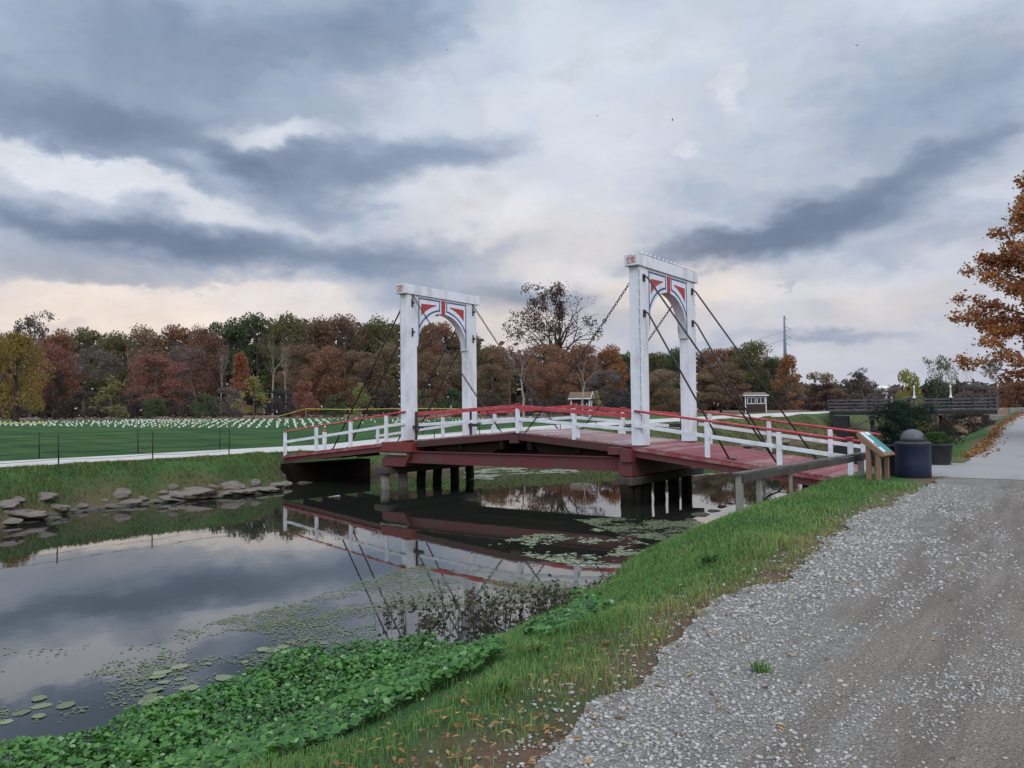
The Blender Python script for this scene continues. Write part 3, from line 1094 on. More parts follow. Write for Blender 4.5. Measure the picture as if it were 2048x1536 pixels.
def railing(y, x0, x1, posts, thick, caps=(), ext0=0.0, ext1=0.0, flare=(), clear=.0):
    root = empty('railing')
    root.parent = bridge
    s = 1 if y > 2 else -1
    mb = MB()
    xs = [x0 - ext0, x1 + ext1]
    a, b = Vector((xs[0], y, rail_z(xs[0]) - thick / 2)), Vector((xs[1], y, rail_z(xs[1]) - thick / 2))
    if thick < .09:
        n = 12
        pts = [a.lerp(b, k / n) + Vector((0, 0, random.uniform(-.006, .006))) for k in range(n + 1)]
        mb.tube(pts, thick / 2 * 1.05, 10)
    else:
        mb.bar(a, b, .11, thick)
    mb.build('hand_rail', M['rail_red'], root, .006 if thick >= .09 else 0)
    zl = .50
    mb = MB()
    mb.bar((x0 + .02, y, rail_z(x0 + .02) - zl), (x1 - .02, y, rail_z(x1 - .02) - zl), .05, .115)
    mb.build('lower_rail', M['white_wood'], root, .006)
    for x in posts:
        mb = MB()
        mb.box((x - .065, y - .055, ramp_z(x) - .10), (x + .065, y + .055, rail_z(x) - thick - .004))
        if x in flare:
            mb.prism([(x - .15, ramp_z(x) + .005), (x + .15, ramp_z(x) + .005), (x + .068, ramp_z(x) + .42), (x - .068, ramp_z(x) + .42)], y - .052 + s * -.10, y + .05 + s * -.10, 'y')
        mb.build('rail_post', M['white_wood'], root, .008)
    for x in caps:
        mb = MB()
        mb.box((x - .085, y - .085, rail_z(x) + .012), (x + .085, y + .085, rail_z(x) + .05))
        mb.build('post_cap', M['rail_red'], root, .01)
    return root


railing(-.04, 5.06, 11.6, (7.47, 9.60, 11.50), .075, (11.5,), 0.0, .28)
railing(4.40, 5.3, 11.2, (5.75, 7.86, 9.86), .075, (), 0.0, .3)
railing(-.04, -12.52, -5.0, (-12.46, -10.32, -8.15, -6.05), .07, (), .06, .0)
railing(4.40, -11.3, -5.3, (-11.15, -9.1, -6.95), .07, (), .06, .0)
railing(.20, .18, 4.86, (.30, 2.66), .135, (.30,), 0, 0, (.30, 2.66))
railing(.20, -4.5, .16, (), .135)
railing(4.12, .18, 4.86, (.25, 2.40), .135, (.25, 2.40), 0, 0, (2.40,))
railing(4.12, -4.5, .16, (-3.75,), .135, (-3.75,), 0, 0, (-3.75,))

# tie rods from the portals to the ramps, chains from the portals to the leaves


def rod(p, q, r=.028):
    p, q = Vector(p), Vector(q)
    sx = 1 if q.x > p.x else -1
    mb = MB()
    mb.tube([p - Vector((sx * .10, 0, 0)), p + Vector((sx * .07, 0, .02)), p + Vector((sx * .15, 0, -.06)), q], [r, r, r * 1.1, r], 8)
    mb.box((p.x - .02, p.y - .07, p.z - .13), (p.x + .02, p.y + .07, p.z + .10))
    mb.box((q.x - .10, q.y - .05, q.z - .02), (q.x + .22, q.y + .05, q.z + .015))
    mb.build('tie_rod', M['black_iron'], bridge)


for y in (.30, 4.10):
    rod((RB + .02, y, 7.29), (9.48, y, ramp_z(9.48) + .02))
    rod((RB + .02, y, 6.14), (8.0, y, ramp_z(8.0) + .02))
    rod((LA - .02, y, 7.36), (-9.65, y, ramp_z(-9.65) + .02))
    rod((LA - .02, y, 6.20), (-8.62, y, ramp_z(-8.62) + .02))


def chain(p, q, pitch=.115):
    p, q = Vector(p), Vector(q)
    L = (q - p).length
    n = int(L / pitch)
    d = (q - p).normalized()
    s1 = d.cross(Vector((0, 1, 0))).normalized()
    s2 = d.cross(s1).normalized()
    mb = MB()
    for k in range(n):
        c = p.lerp(q, (k + .5) / n) + Vector((0, 0, -.10 * math.sin(math.pi * (k + .5) / n)))
        s = s1 if k % 2 else s2
        hl, hw = pitch * .66, .034
        ring = []
        for j in range(9):
            t = 2 * math.pi * j / 8
            ring.append(c + d * (hl * math.cos(t)) + s * (hw * math.sin(t)))
        mb.tube(ring, .0125, 5, False)
    mb.tube([p - d * .12, p + d * .06], .03, 6)
    mb.build('chain', M['black_iron'], bridge)


for y in (.22, 4.0):
    chain((RA - .03, y, 7.22), (.62, y - .05, ramp_z(.62) - .05))
    chain((LB + .05, y + .1, 7.66), (-.45, y, ramp_z(-.45) - .0))

# iron bolts, hinge straps
for y in (.30, 4.12):
    for z in (7.40, 6.22):
        mb = MB()
        mb.tube([(LB, y, z), (LB + .12, y, z)], .045, 8)
        mb.box((LB + .001, y - .03, z - .17), (LB + .035, y + .03, z + .17))
        mb.build('rod_anchor', M['black_iron'], bridge)
    for z in (7.28, 6.12):
        mb = MB()
        mb.tube([(RA, y, z), (RA - .1, y, z)], .04, 8)
        mb.box((RA - .03, y - .03, z - .12), (RA - .001, y + .03, z + .12))
        mb.build('rod_anchor', M['black_iron'], bridge)
for x, sx in ((LB, 1), (RA, -1)):
    for y in (.46, 3.88):
        mb = MB()
        mb.box((min(x + sx * .002, x + sx * .06), y - .03, 1.96), (max(x + sx * .002, x + sx * .06), y + .05, 3.06))
        mb.box((min(x + sx * .05, x + sx * .42), y - .20, 2.40), (max(x + sx * .05, x + sx * .42), y + .02, 2.52))
        mb.build('hinge_strap', M['black_iron'], bridge)

# strings of bulbs clipped to the portals (they hang on the bridge, so they are things of their own)


def bulb_string(label, paths, gap=.30):
    root = empty('string_lights', paths[0][0][0], 0, label, 'string lights', 'bulb strings on the portals')
    o = Vector(paths[0][0][0])
    cord = MB()
    first = None
    for pts, out in paths:
        pts = [Vector(p) - o for p in pts]
        fine = []
        for a, b in zip(pts, pts[1:]):
            n = max(2, int((b - a).length / gap))
            for k in range(n + 1):
                fine.append(a.lerp(b, k / n) + Vector((0, 0, 0)) + Vector(out) * (.012 + .008 * random.random()))
        cord.tube(fine, .007, 5)
        for p in fine[1:-1]:
            if first is None:
                mb = MB()
                mb.lathe((0, 0, 0), [(.011, 0), (.014, .02), (.022, .045), (.021, .065), (.010, .085)], 8)
                first = mb.build('bulb', M['bulb'], root)
                c = first
            else:
                c = first.copy()
                COL.objects.link(c)
                c.parent = root
            c.location = p
            c.rotation_euler = (random.uniform(-.4, .4), random.uniform(-.4, .4), 0)
            ov = Vector(out)
            c.rotation_euler = ov.to_track_quat('Z', 'Y').to_euler()
    cord.build('cord', M['black_iron'], root)


zR, zL = 8.03 - .03, 8.03 + .08
bulb_string('bulb string along the top beam and legs of the right portal',
            [([(5.30, -.10, zR + .008), (5.30, W1 + .15, zR + .008)], (0, 0, 1)),
             ([(RB + .006, .004 - .012, 7.5), (RB + .006, .004 - .012, 2.3)], (.35, -.9, 0)),
             ([(RB - .02, W1 + .01, 7.5), (RB - .02, W1 + .01, 2.4)], (.2, 1, 0))])
bulb_string('bulb string down the outer edge of the far portal',
            [([(LA - .01, .03, 7.5), (LA - .01, .03, 2.4)], (-1, -.2, 0))])

# ------------------------------------------------------------------ small structures and street furniture


def plain_box_post(mb, x, y, z0, z1, w=.1):
    mb.box((x - w / 2, y - w / 2, z0), (x + w / 2, y + w / 2, z1))


# black wire fences on both sides of the far path
def wire_fence(label, pts, h=1.15, lean=0.0):
    x0, y0 = pts[0]
    root = empty('wire_fence', (x0, y0, gz1(x0, y0)), 0, label, 'fence', 'black wire fences beside the far path')
    o = root.location.copy()
    tops = []
    for x, y in pts:
        z = gz1(x, y)
        mb = MB()
        lx, ly = random.uniform(-.03, .03), random.uniform(-.03, .03)
        mb.tube([Vector((x, y, z - .15)) - o, Vector((x + lx, y + ly, z + h)) - o], .026, 6)
        mb.build('fence_post', M['fence_black'], root)
        tops.append(Vector((x + lx, y + ly, z)) - o)
    mb = MB()
    for f in (.2, .45, .7, .95):
        for a, b in zip(tops, tops[1:]):
            pts2 = [a.lerp(b, k / 6) + Vector((0, 0, h * f - .05 * math.sin(math.pi * k / 6))) for k in range(7)]
            mb.tube(pts2, .0075, 4)
    mb.build('wire', M['fence_black'], root)


wire_fence('black wire fence between the pale path and the rough grass bank', [(-13.95, y) for y in (-19.6, -16.1, -12.6, -9.0, -5.4, -1.9)])
wire_fence('black wire fence between the pale path and the lawn', [(-19.8 - .05 * k, -16 + 4.4 * k) for k in range(7)])
wire_fence('black wire fence behind the bridge, along the bank top', [(float(interp(y, PATH_F)) + .25, y) for y in (7.5, 11, 14.5, 18, 21.5, 25)], 1.0)
wire_fence('black wire fence behind the bridge, across the path on the lawn side', [(float(interp(y, PATH_F)) - 5.5, y) for y in (15.5, 19.5, 23.5, 27.5, 31.5, 35.5)], 1.0)

# yellow tape barrier round the rows of white bags
tape = empty('tape_barrier', (-60, 30, 0), 0, 'yellow tape on thin stakes around the rows of white bags', 'barrier')
for line in ([(-20, 861, 60), (95, 859, 62)], [(318, 848, 66), (335, 857, 58)], [(390, 856, 60), (406, 845, 70)],
             [(555, 833, 74), (612, 817.5, 86), (700, 819, 86), (800, 817, 84), (880, 817, 84), (955, 819, 84)], [(1069, 827, 80), (1082, 826, 80)]):
    tops = []
    for k, (x, y, D) in enumerate(line):
        p = at_depth(x, y, D)
        p.z = max(p.z, gz1(p.x, p.y) + .25)
        tops.append(p - tape.location)
        mb = MB()
        mb.box((tops[-1].x - .03, tops[-1].y - .03, gz1(p.x, p.y) - .1), (tops[-1].x + .03, tops[-1].y + .03, p.z + .02))
        mb.build('stake', M['pale_post'], tape)
    mb = MB()
    for a, b in zip(tops, tops[1:]):
        mb.bar(a, b, .012, .07)
    mb.build('tape', M['yellow_rope'], tape)

# rows of small white bags on the lawn
bags = []
for i in range(-60, 70):
    for j in range(-60, 110):
        x, y = -60 + i * 1.2 + random.uniform(-.15, .15), 20 + j * .92 + random.uniform(-.15, .15)
        v = Vector((x, y, 0)) - CAM
        D = v.dot(FWD)
        if D < 50 or D > 95:
            continue
        px = 1024 + FPX * v.dot(RGT) / D
        lo, hi = (62, 78) if px < 240 else ((61, 83) if px < 660 else (70, 86))
        if not (-25 < px < 1085) or not lo < D < hi or (px > 660 and random.random() < .72) or (px < 240 and random.random() < .25):
            continue
        bags.append((D, x, y))
bags.sort()


def bag_mb(mb, o, s, a):
    o = Vector(o)
    w, h = .055 * s, .11 * s
    c, sn = math.cos(a), math.sin(a)

    def P(u, v, z):
        return o + Vector((u * c - v * sn, u * sn + v * c, z))
    vs = [P(-w, -w * .7, 0), P(w, -w * .7, 0), P(w, w * .7, 0), P(-w, w * .7, 0), P(-w * 1.1, -w * .8, h), P(w * 1.05, -w * .75, h * .97), P(w * 1.1, w * .8, h), P(-w, w * .75, h * 1.03)]
    mb.raw(vs, [(3, 2, 1, 0), (0, 1, 5, 4), (1, 2, 6, 5), (2, 3, 7, 6), (3, 0, 4, 7)])


proto = None
for D, x, y in bags[:300]:
    if proto is None:
        mb = MB()
        bag_mb(mb, (0, 0, 0), 1.0, 0)
        proto = o = mb.build('white_bag', M['bag'])
        tag(o, 'small white paper bag standing in the rows on the green lawn', 'paper bag', 'white bags set out in rows on the lawn')
    else:
        o = proto.copy()
        COL.objects.link(o)
    s = random.uniform(.8, 1.15)
    o.location = (x, y, gz1(x, y) - .01)
    o.scale = (s, s, s)
    o.rotation_euler = (random.uniform(-.1, .1), random.uniform(-.1, .1), random.uniform(0, 6.28))
if len(bags) > 300:
    mb = MB()
    for D, x, y in bags[300:]:
        bag_mb(mb, (x, y, gz1(x, y) - .01), random.uniform(.8, 1.1), random.uniform(0, 6.28))
    tag(mb.build('white_bags', M['bag']), 'farther rows of small white paper bags on the green lawn', 'paper bags', 'white bags set out in rows on the lawn', 'stuff')

# bollards at the bridge ends


def bollard(x, y, label, h=1.0):
    z = gz1(x, y)
    root = empty('bollard', (x, y, z), 0, label, 'bollard', 'white bollards at the bridge ends')
    mb = MB()
    mb.box((-.075, -.075, -.2), (.075, .075, h))
    mb.build('post', M['white_wood'], root, .01)
    mb = MB()
    mb.lathe((0, 0, h + .001), [(.085, 0), (.085, .06), (.05, .10), (.01, .11)], 12)
    mb.build('cap', M['rail_red'], root)


bollard(-14.1, 3.6, 'white bollard with red cap on the pale path at the far end of the bridge')
bollard(11.62, 1.0, 'white bollard with red cap on the near ramp end, behind the information sign', 1.0)

# low timber guard rail on the near bank
gx0, gy0, gx1, gy1 = 11.58, -8.57, 11.98, -1.05
zr = 1.87
rail = empty('guard_rail', (gx0, gy0, 1.2), 0, 'low weathered timber guard rail on the grass bank in front of the ramp', 'guard rail')
ro = rail.location
dv = Vector((gx1 - gx0, gy1 - gy0, 0))
for k, (px_, w, mt) in enumerate(((1470, .11, 'pale_post'), (1514, .09, 'pale_post'), (1577, .06, 'pale_post'), (1718, .13, 'pale_post'))):
    best = min(range(1001), key=lambda i: abs(1024 + FPX * ((Vector((gx0, gy0, 0)) + dv * (i / 1000)) - CAM).dot(RGT) / ((Vector((gx0, gy0, 0)) + dv * (i / 1000)) - CAM).dot(FWD) - px_))
    q = Vector((gx0, gy0, 0)) + dv * (best / 1000)
    mb = MB()
    mb.box((q.x - ro.x - w / 2, q.y - ro.y - w / 2, gz1(q.x, q.y) - ro.z - .3), (q.x - ro.x + w / 2, q.y - ro.y + w / 2, zr - ro.z - .035))
    mb.build('rail_post', M[mt], rail, .008)
d_ = dv.normalized()
A = Vector((gx0, gy0, zr)) - d_ * .12 - ro
B = Vector((gx1, gy1, zr)) + d_ * .35 - ro
mb = MB()
mb.bar(A + Vector((-.01, 0, -.015)), B + Vector((-.01, 0, -.015)), .17, .035)
mb.build('top_board', M['rail_wood'], rail, .006)
mb = MB()
nrm = Vector((d_.y, -d_.x, 0))
mb.bar(A + nrm * .075 + Vector((0, 0, -.105)) + d_ * .08, B + nrm * .075 + Vector((0, 0, -.105)) - d_ * .1, .04, .135)
mb.build('face_board', M['rail_dark'], rail, .006)

# information sign: timber lectern with a slanted panel facing the path
sx, sy = 12.42, -2.2
sz = gz1(sx, sy)
sg = empty('information_sign', (sx, sy, sz), R(-10), 'slanted wooden information sign with a teal panel beside the ramp end', 'sign')
hi, lo = 2.44 - sz, 1.93 - sz
for y in (.05, .55):
    mb = MB()
    mb.box((-.09, y - .04, -.2), (.02, y + .04, hi - .30))
    mb.box((.14, y - .04, -.2), (.24, y + .04, hi - .46))
    mb.build('leg', M['sign_wood'], sg, .008)
mb = MB()
mb.prism([(-.26, hi), (-.30, hi - .08), (-.18, hi - .26), (.30, lo - .09), (.37, lo - .05), (.35, lo)], -.02, .62, 'y')
mb.build('lectern', M['sign_wood'], sg, .01)
sl = (lo - hi) / .61



def on_panel(u0, u1, v0, v1, lift, name, mat):
    """u down the slope 0..1, v along the sign"""
    mb2 = MB()
    x0, x1 = -.25 + .59 * u0, -.25 + .59 * u1
    z0, z1 = hi + sl * (x0 + .26) + lift, hi + sl * (x1 + .26) + lift
    mb2.raw([(x0, v0, z0), (x1, v0, z1), (x1, v1, z1), (x0, v1, z0), (x0, v0, z0 + .006), (x1, v0, z1 + .006), (x1, v1, z1 + .006), (x0, v1, z0 + .006)],
            [(3, 2, 1, 0), (4, 5, 6, 7), (0, 1, 5, 4), (1, 2, 6, 5), (2, 3, 7, 6), (3, 0, 4, 7)])
    return mb2.build(name, mat, sg)


on_panel(.04, .97, .03, .57, .004, 'panel', M['teal'])
on_panel(.05, .96, .035, .20, .0115, 'photo_strip', M['panel_white'])
on_panel(.55, .75, .09, .16, .019, 'photo_patch', M['dark_glass'])
on_panel(.05, .18, .28, .50, .0115, 'photo_strip', M['panel_white'])

# rubbish barrel with a domed lid
bx, by = 13.16, -.95
bz = gz1(bx, by) - .02
br = empty('litter_barrel', (bx, by, bz), 0, 'dark blue litter barrel with a grey domed lid beside the path', 'litter bin')
mb = MB()
mb.lathe((0, 0, 0), [(.385, 0), (.40, .03), (.403, .40), (.405, .80), (.415, .82)], 28)
mb.build('barrel', M['barrel_blue'], br)
mb = MB()
mb.lathe((0, 0, .822), [(.42, 0), (.425, .03), (.39, .06), (.33, .075)], 28)
mb.build('rim', M['black_pot'], br)
mb = MB()
mb.lathe((0, 0, .90), [(.27, 0), (.275, .08), (.25, .17), (.19, .245), (.10, .285), (.01, .30)], 24)
mb.build('lid', M['dome_grey'], br)
mb = MB()
mb.raw([(.262 * math.cos(t), .262 * math.sin(t), z) for z, t in ((.945, -.35), (.945, .05), (.945, .45), (1.06, .45), (1.06, .05), (1.06, -.35))], [(0, 1, 4, 5), (1, 2, 3, 4)])
mb.v = [(x * (1.085 if z < 1 else 1.01), y * (1.085 if z < 1 else 1.01), z) for x, y, z in mb.v]
mb.build('flap', M['black_pot'], br)

# tub planters


def planter(x, y, r, h, label):
    z = gz1(x, y) - .01
    t = empty('planter', (x, y, z), 0, label, 'planter', 'tub planters at the bridge entrance')
    mb = MB()
    mb.lathe((0, 0, 0), [(r * .80, 0), (r * .84, .04), (r * .98, h - .08), (r * 1.06, h - .07), (r * 1.06, h), (r * .93, h), (r * .92, h - .08)], 24)
    mb.build('tub', M['black_pot'], t)
    mb = MB()
    mb.lathe((0, 0, h - .10), [(r * .9, 0), (r * .88, .015), (.02, .03)], 20)
    mb.build('soil', M['under'], t)
    return z + h


pz_a = planter(12.72, -.35, .46, .80, 'charcoal tub planter holding the dark conifer, between the sign and the blue barrel')
pz_b = planter(13.05, 3.75, .40, .66, 'charcoal tub planter behind the blue barrel at the edge of the paved path')

# information kiosk on the lawn
kp = at_depth(1163, 830, 80)
kz = gz1(kp.x, kp.y)
k = empty('notice_kiosk', (kp.x, kp.y, kz), YAW - .35, 'small brown notice kiosk with shingled roof and white posts on the lawn', 'kiosk')
for x in (-.95, .95):
    for y in (-.4, .4):
        mb = MB()
        plain_box_post(mb, x, y, -.1, 1.95, .12)
        mb.build('post', M['white_wood'], k)
mb = MB()
mb.box((-.88, -.36, .55), (.88, .36, 1.90))
mb.build('board', M['booth_brown'], k)
for q in range(6):
    mb = MB()
    mb.box((-.75 + q * .27, -.372, 1.05 + .18 * (q % 2)), (-.62 + q * .27, -.362, 1.22 + .18 * (q % 2)))
    mb.build('notice', M['panel_white'], k)
mb = MB()
mb.raw([(-1.2, -.72, 1.95), (1.2, -.72, 1.95), (1.2, .72, 1.95), (-1.2, .72, 1.95), (-1.2, 0, 2.62), (1.2, 0, 2.62),
        (-1.2, -.72, 1.87), (1.2, -.72, 1.87), (1.2, .72, 1.87), (-1.2, .72, 1.87)],
       [(0, 1, 5, 4), (2, 3, 4, 5), (6, 9, 8, 7), (0, 6, 7, 1), (2, 8, 9, 3), (0, 4, 3, 9, 6), (1, 7, 8, 2, 5)])
mb.build('roof', M['shingle'], k)
mb = MB()
mb.box((-1.21, -.745, 1.86), (1.21, -.725, 1.96))
for s in (-1, 1):
    mb.bar((1.215, s * .74, 1.93), (1.215, 0, 2.62), .03, .10)
mb.build('fascia', M['white_wood'], k)

# ticket booth beside the path
bp = at_depth(1509, 822, 95)
bz = gz1(bp.x, bp.y)
b = empty('ticket_booth', (bp.x, bp.y, bz), YAW - .12, 'dark brown ticket booth with white framed windows beside the path', 'booth')
mb = MB()
mb.box((-1.18, -.9, 0), (1.18, .9, 1.0))
mb.box((-1.18, -.88, 1.0), (1.18, .88, 2.0))
mb.build('wall', M['booth_brown'], b)
for x in (-1.2, 1.2):
    mb = MB()
    plain_box_post(mb, x, -.9, 0, 2.0, .11)
    mb.build('corner_post', M['white_wood'], b)
for x0 in (-1.0, .12):
    mb = MB()
    x1 = x0 + .98
    mb.box((x0, -.955, 1.02), (x1, -.905, 1.10)); mb.box((x0, -.955, 1.78), (x1, -.905, 1.86))
    mb.box((x0, -.955, 1.101), (x0 + .08, -.905, 1.779)); mb.box((x1 - .08, -.955, 1.101), (x1, -.905, 1.779))
    mb.box((x0 + .45, -.95, 1.101), (x0 + .52, -.905, 1.779))
    w = mb.build('window', M['white_wood'], b)
    mb = MB()
    mb.box((x0 + .081, -.925, 1.101), (x1 - .081, -.915, 1.779))
    mb.build('pane', M['dark_glass'], w)
mb = MB()
mb.raw([(-1.5, -1.25, 2.03), (1.5, -1.25, 2.03), (1.5, 1.2, 2.03), (-1.5, 1.2, 2.03), (-1.2, 0, 2.45), (1.2, 0, 2.45)], [(0, 1, 5, 4), (1, 2, 5), (2, 3, 4, 5), (3, 0, 4), (3, 2, 1, 0)])
mb.build('roof', M['grey_roof'], b)
mb = MB()
mb.box((-1.5, -1.285, 1.98), (1.5, -1.255, 2.10))
mb.build('fascia', M['white_wood'], b)

# dark timber road bridge across the canal farther along
BA, BB = Vector((-2.4, 57.0, 2.92)), Vector((9.9, 59.5, 2.92))
b2 = empty('timber_bridge', BA, math.atan2(BB.y - BA.y, BB.x - BA.x), 'dark timber bridge with grey plank railings crossing the canal farther off', 'bridge')
L2 = (BB - BA).length
mb = MB()
mb.box((-1.2, -.1, -.18), (L2 + .3, 4.6, .0))
mb.build('deck', M['bridge_grey'], b2)
for y in (-.12, 2.2, 4.4):
    mb = MB()
    mb.box((-1.15, y, -.52), (L2 + .2, y + .22, -.185))
    mb.build('girder', M['bridge_dark'], b2)
for y in (-.02, 4.5):
    rl = empty('railing')
    rl.parent = b2
    for z in (.20, .52, .84):
        mb = MB()
        mb.box((-1.2 if z < .7 else -1.3, y - .03, z), (L2 + .2, y + .03, z + .12))
        mb.build('rail_board', M['bridge_grey'], rl)
    n = 9
    for q in range(n):
        mb = MB()
        x = -1.0 + (L2 + 1.0) * q / (n - 1)
        mb.box((x - .10, y + .031, -.3), (x + .10, y + .19, 1.06))
        mb.build('rail_post', M['bridge_dark'], rl)
for x in (2.6, 5.6, 8.6):
    mb = MB()
    for y in (.2, 2.2, 4.2):
        mb.tube([(x, y, -4.4), (x, y, -.62)], .18, 10)
    mb.box((x - .2, -.2, -.9), (x + .2, 4.7, -.625))
    mb.build('pile_bent', M['bridge_dark'], b2)
for x in (-.6, L2 - .2):
    mb = MB()
    mb.box((x - .3, -.5, -3.4), (x + 1.1, 5.0, -.64))
    mb.build('abutment', M['stone_wall'] if x > 3 else M['bridge_dark'], b2, .04)
mb = MB()
mb.bar((-.4, -.35, -2.2), (3.4, -.35, -.62), .14, .14)
mb.bar((L2 + .2, -.35, -2.2), (L2 - 3.4, -.35, -.62), .14, .14)
mb.build('brace', M['bridge_grey'], b2)
for px_, D in ((1828, 73), (1901, 71.5)):
    p = at_depth(px_, 797, D)
    mb = MB()
    q = b2.matrix_basis.inverted() @ p
    mb.lathe((q.x, -.16, .95), [(.15, 0), (.15, .12), (.10, .2), (.075, .3), (.06, .95), (.085, 1.0), (.085, 1.08), (.02, 1.22)], 12)
    mb.build('finial_post', M['white_wood'], b2)
mb = MB()
qa, qb = [b2.matrix_basis.inverted() @ at_depth(px_, 797, D) for px_, D in ((1828, 73), (1901, 71.5))]
mb.tube([(qa.x, -.16, 1.30), ((qa.x + qb.x) / 2, -.16, 1.36), (qb.x, -.16, 1.42)], .04, 6)
mb.build('bar', M['bridge_dark'], b2)

# low retaining wall at the near end of that bridge
rw = MB()
a, c = Vector((11.0, 59.4, 0)), Vector((24.0, 62.0, 0))
rw.bar((a.x, a.y, 2.45), (c.x, c.y, 2.75), .5, .9)
tag(rw.build('retaining_wall', M['stone_wall'], None, .05), 'low pale stone wall beside the path at the end of the timber bridge', 'wall')

# tall steel power pole and its lines beyond the wood
pp = at_depth(1570.5, 720, 180)
pt = at_depth(1570, 631, 180)
up = empty('utility_pole', (pp.x, pp.y, 2.5), YAW, 'tall slim blue-grey steel power pole standing behind the orange tree', 'utility pole')
hh = pt.z - 2.5
mb = MB()
mb.tube([(0, 0, 0), (0, 0, hh * .5), (0, 0, hh)], [.52, .42, .17], 10)
mb.build('shaft', M['steel_pole'], up)
for z, l in ((hh - .4, .5), (hh - 2.6, 1.1), (hh - 4.6, 1.1), (hh - 6.3, .9)):
    mb = MB()
    mb.tube([(.15, 0, z), (.6 * l, 0, z - .12), (1.15 * l, 0, z - .5), (1.5 * l, 0, z - .5)], [.06, .05, .045, .04], 6)
    mb.build('arm', M['steel_pole'], up)
for z, tz in ((hh - 3.1, -5.2), (hh - 5.1, -5.2)):
    mb = MB()
    pts = [Vector((1.5, 0, 0)).lerp(Vector((-26, 30, 0)), q / 14) for q in range(15)]
    mb.tube([(p.x, p.y, up.location.z + z + tz * (q / 14) - 1.2 * math.sin(math.pi * q / 14)) for q, p in enumerate(pts)], .025, 4)
    o = mb.build('power_line', M['black_iron'])
    o.location = (up.location.x, up.location.y, 0)
    o.rotation_euler = (0, 0, YAW)
    tag(o, 'upper of two thin power lines leaving the steel pole' if tz and z > hh - 4 else 'lower of two thin power lines leaving the steel pole', 'power line', 'power lines on the steel pole')

# pale low houses far behind the timber bridge


def house(px_, py, D, w, h, label):
    p = at_depth(px_, py, D)
    z = gz1(p.x, p.y)
    t = empty('house', (p.x, p.y, z), YAW - .2, label, 'house')
    mb = MB()
    mb.box((-w / 2, -2.5, -.5), (w / 2, 2.5, h))
    mb.build('wall', M['house_wall'], t)
    mb = MB()
    mb.raw([(-w / 2 - .3, -2.8, h), (w / 2 + .3, -2.8, h), (w / 2 + .3, 2.8, h), (-w / 2 - .3, 2.8, h), (-w / 2 + .8, 0, h + 1.6), (w / 2 - .8, 0, h + 1.6)], [(0, 1, 5, 4), (1, 2, 5), (2, 3, 4, 5), (3, 0, 4), (3, 2, 1, 0)])
    mb.build('roof', M['house_wall'], t)
    for s in (-.25, .25):
        mb = MB()
        mb.box((w * s - .5, -2.53, h * .45), (w * s + .5, -2.505, h * .8))
        mb.build('window', M['dark_glass'], t)


house(1766, 785, 240, 4.2, 5.5, 'pale house with a white roof, behind the left end of the timber bridge')

# ------------------------------------------------------------------ trees
def rand_dirs(n, rng):
    v = rng.normal(size=(n, 3))
    return v / np.linalg.norm(v, axis=1, keepdims=True)


def leaf_quads(P, size, rng, flat=.0, aspect=.62):
    """one small bent-free quad per point, random orientation; flat > 0 lays them more level"""
    n = len(P)
    N = rand_dirs(n, rng)
    N[:, 2] = N[:, 2] * (1 + flat * 2) + flat
    N /= np.linalg.norm(N, axis=1, keepdims=True)
    T = np.cross(N, rand_dirs(n, rng))
    T /= np.maximum(np.linalg.norm(T, axis=1, keepdims=True), 1e-6)
    B = np.cross(N, T)
    s = (size * rng.uniform(.6, 1.35, n))[:, None]
    a, b = T * s * .5, B * s * .5 * aspect
    V = np.stack([P - a, P - b * .9 + a * .1, P + a, P + b], 1).reshape(-1, 3)
    F = np.arange(4 * n).reshape(n, 4)
    return V, F


def crown_points(n, rng, shape, clumps=26, spread=.16, z0=.2, hw=.36):
    """leaf positions gathered in clumps over the crown volume of a tree of height 1"""
    C, Rr = [], []
    while len(C) < clumps:
        u = rng.uniform(0, 1)
        z = z0 + (1 - z0) * u
        if shape == 'round':
            r = hw * math.sqrt(max(0, 1 - (2 * u - .85) ** 2 / 1.4))
        elif shape == 'cone':
            r = hw * (1.02 - u) ** .8 * (1 if u > .1 else .7)
        elif shape == 'shrub':
            r = hw * math.sqrt(max(0, 1 - u * u * .96))
        elif shape == 'spread':
            r = hw * math.sqrt(max(0, 1 - (2 * u - .75) ** 2 / 1.6)) * 1.05
        else:
            r = hw * (.55 + .45 * math.sin(math.pi * min(1, u * 1.1)))
        t = rng.uniform(0, 2 * math.pi)
        q = r * math.sqrt(rng.uniform(.15, 1.0)) * (1 - spread * .6)
        C.append((q * math.cos(t), q * math.sin(t), min(z, 1 - spread * .35)))
        Rr.append(spread * rng.uniform(.65, 1.25))
    C, Rr = np.array(C), np.array(Rr)
    k = rng.integers(0, clumps, n)
    d = rand_dirs(n, rng) * (rng.uniform(.25, 1, n) ** .6)[:, None] * Rr[k][:, None]
    d[:, 2] *= .72
    P = C[k] + d
    return P, C


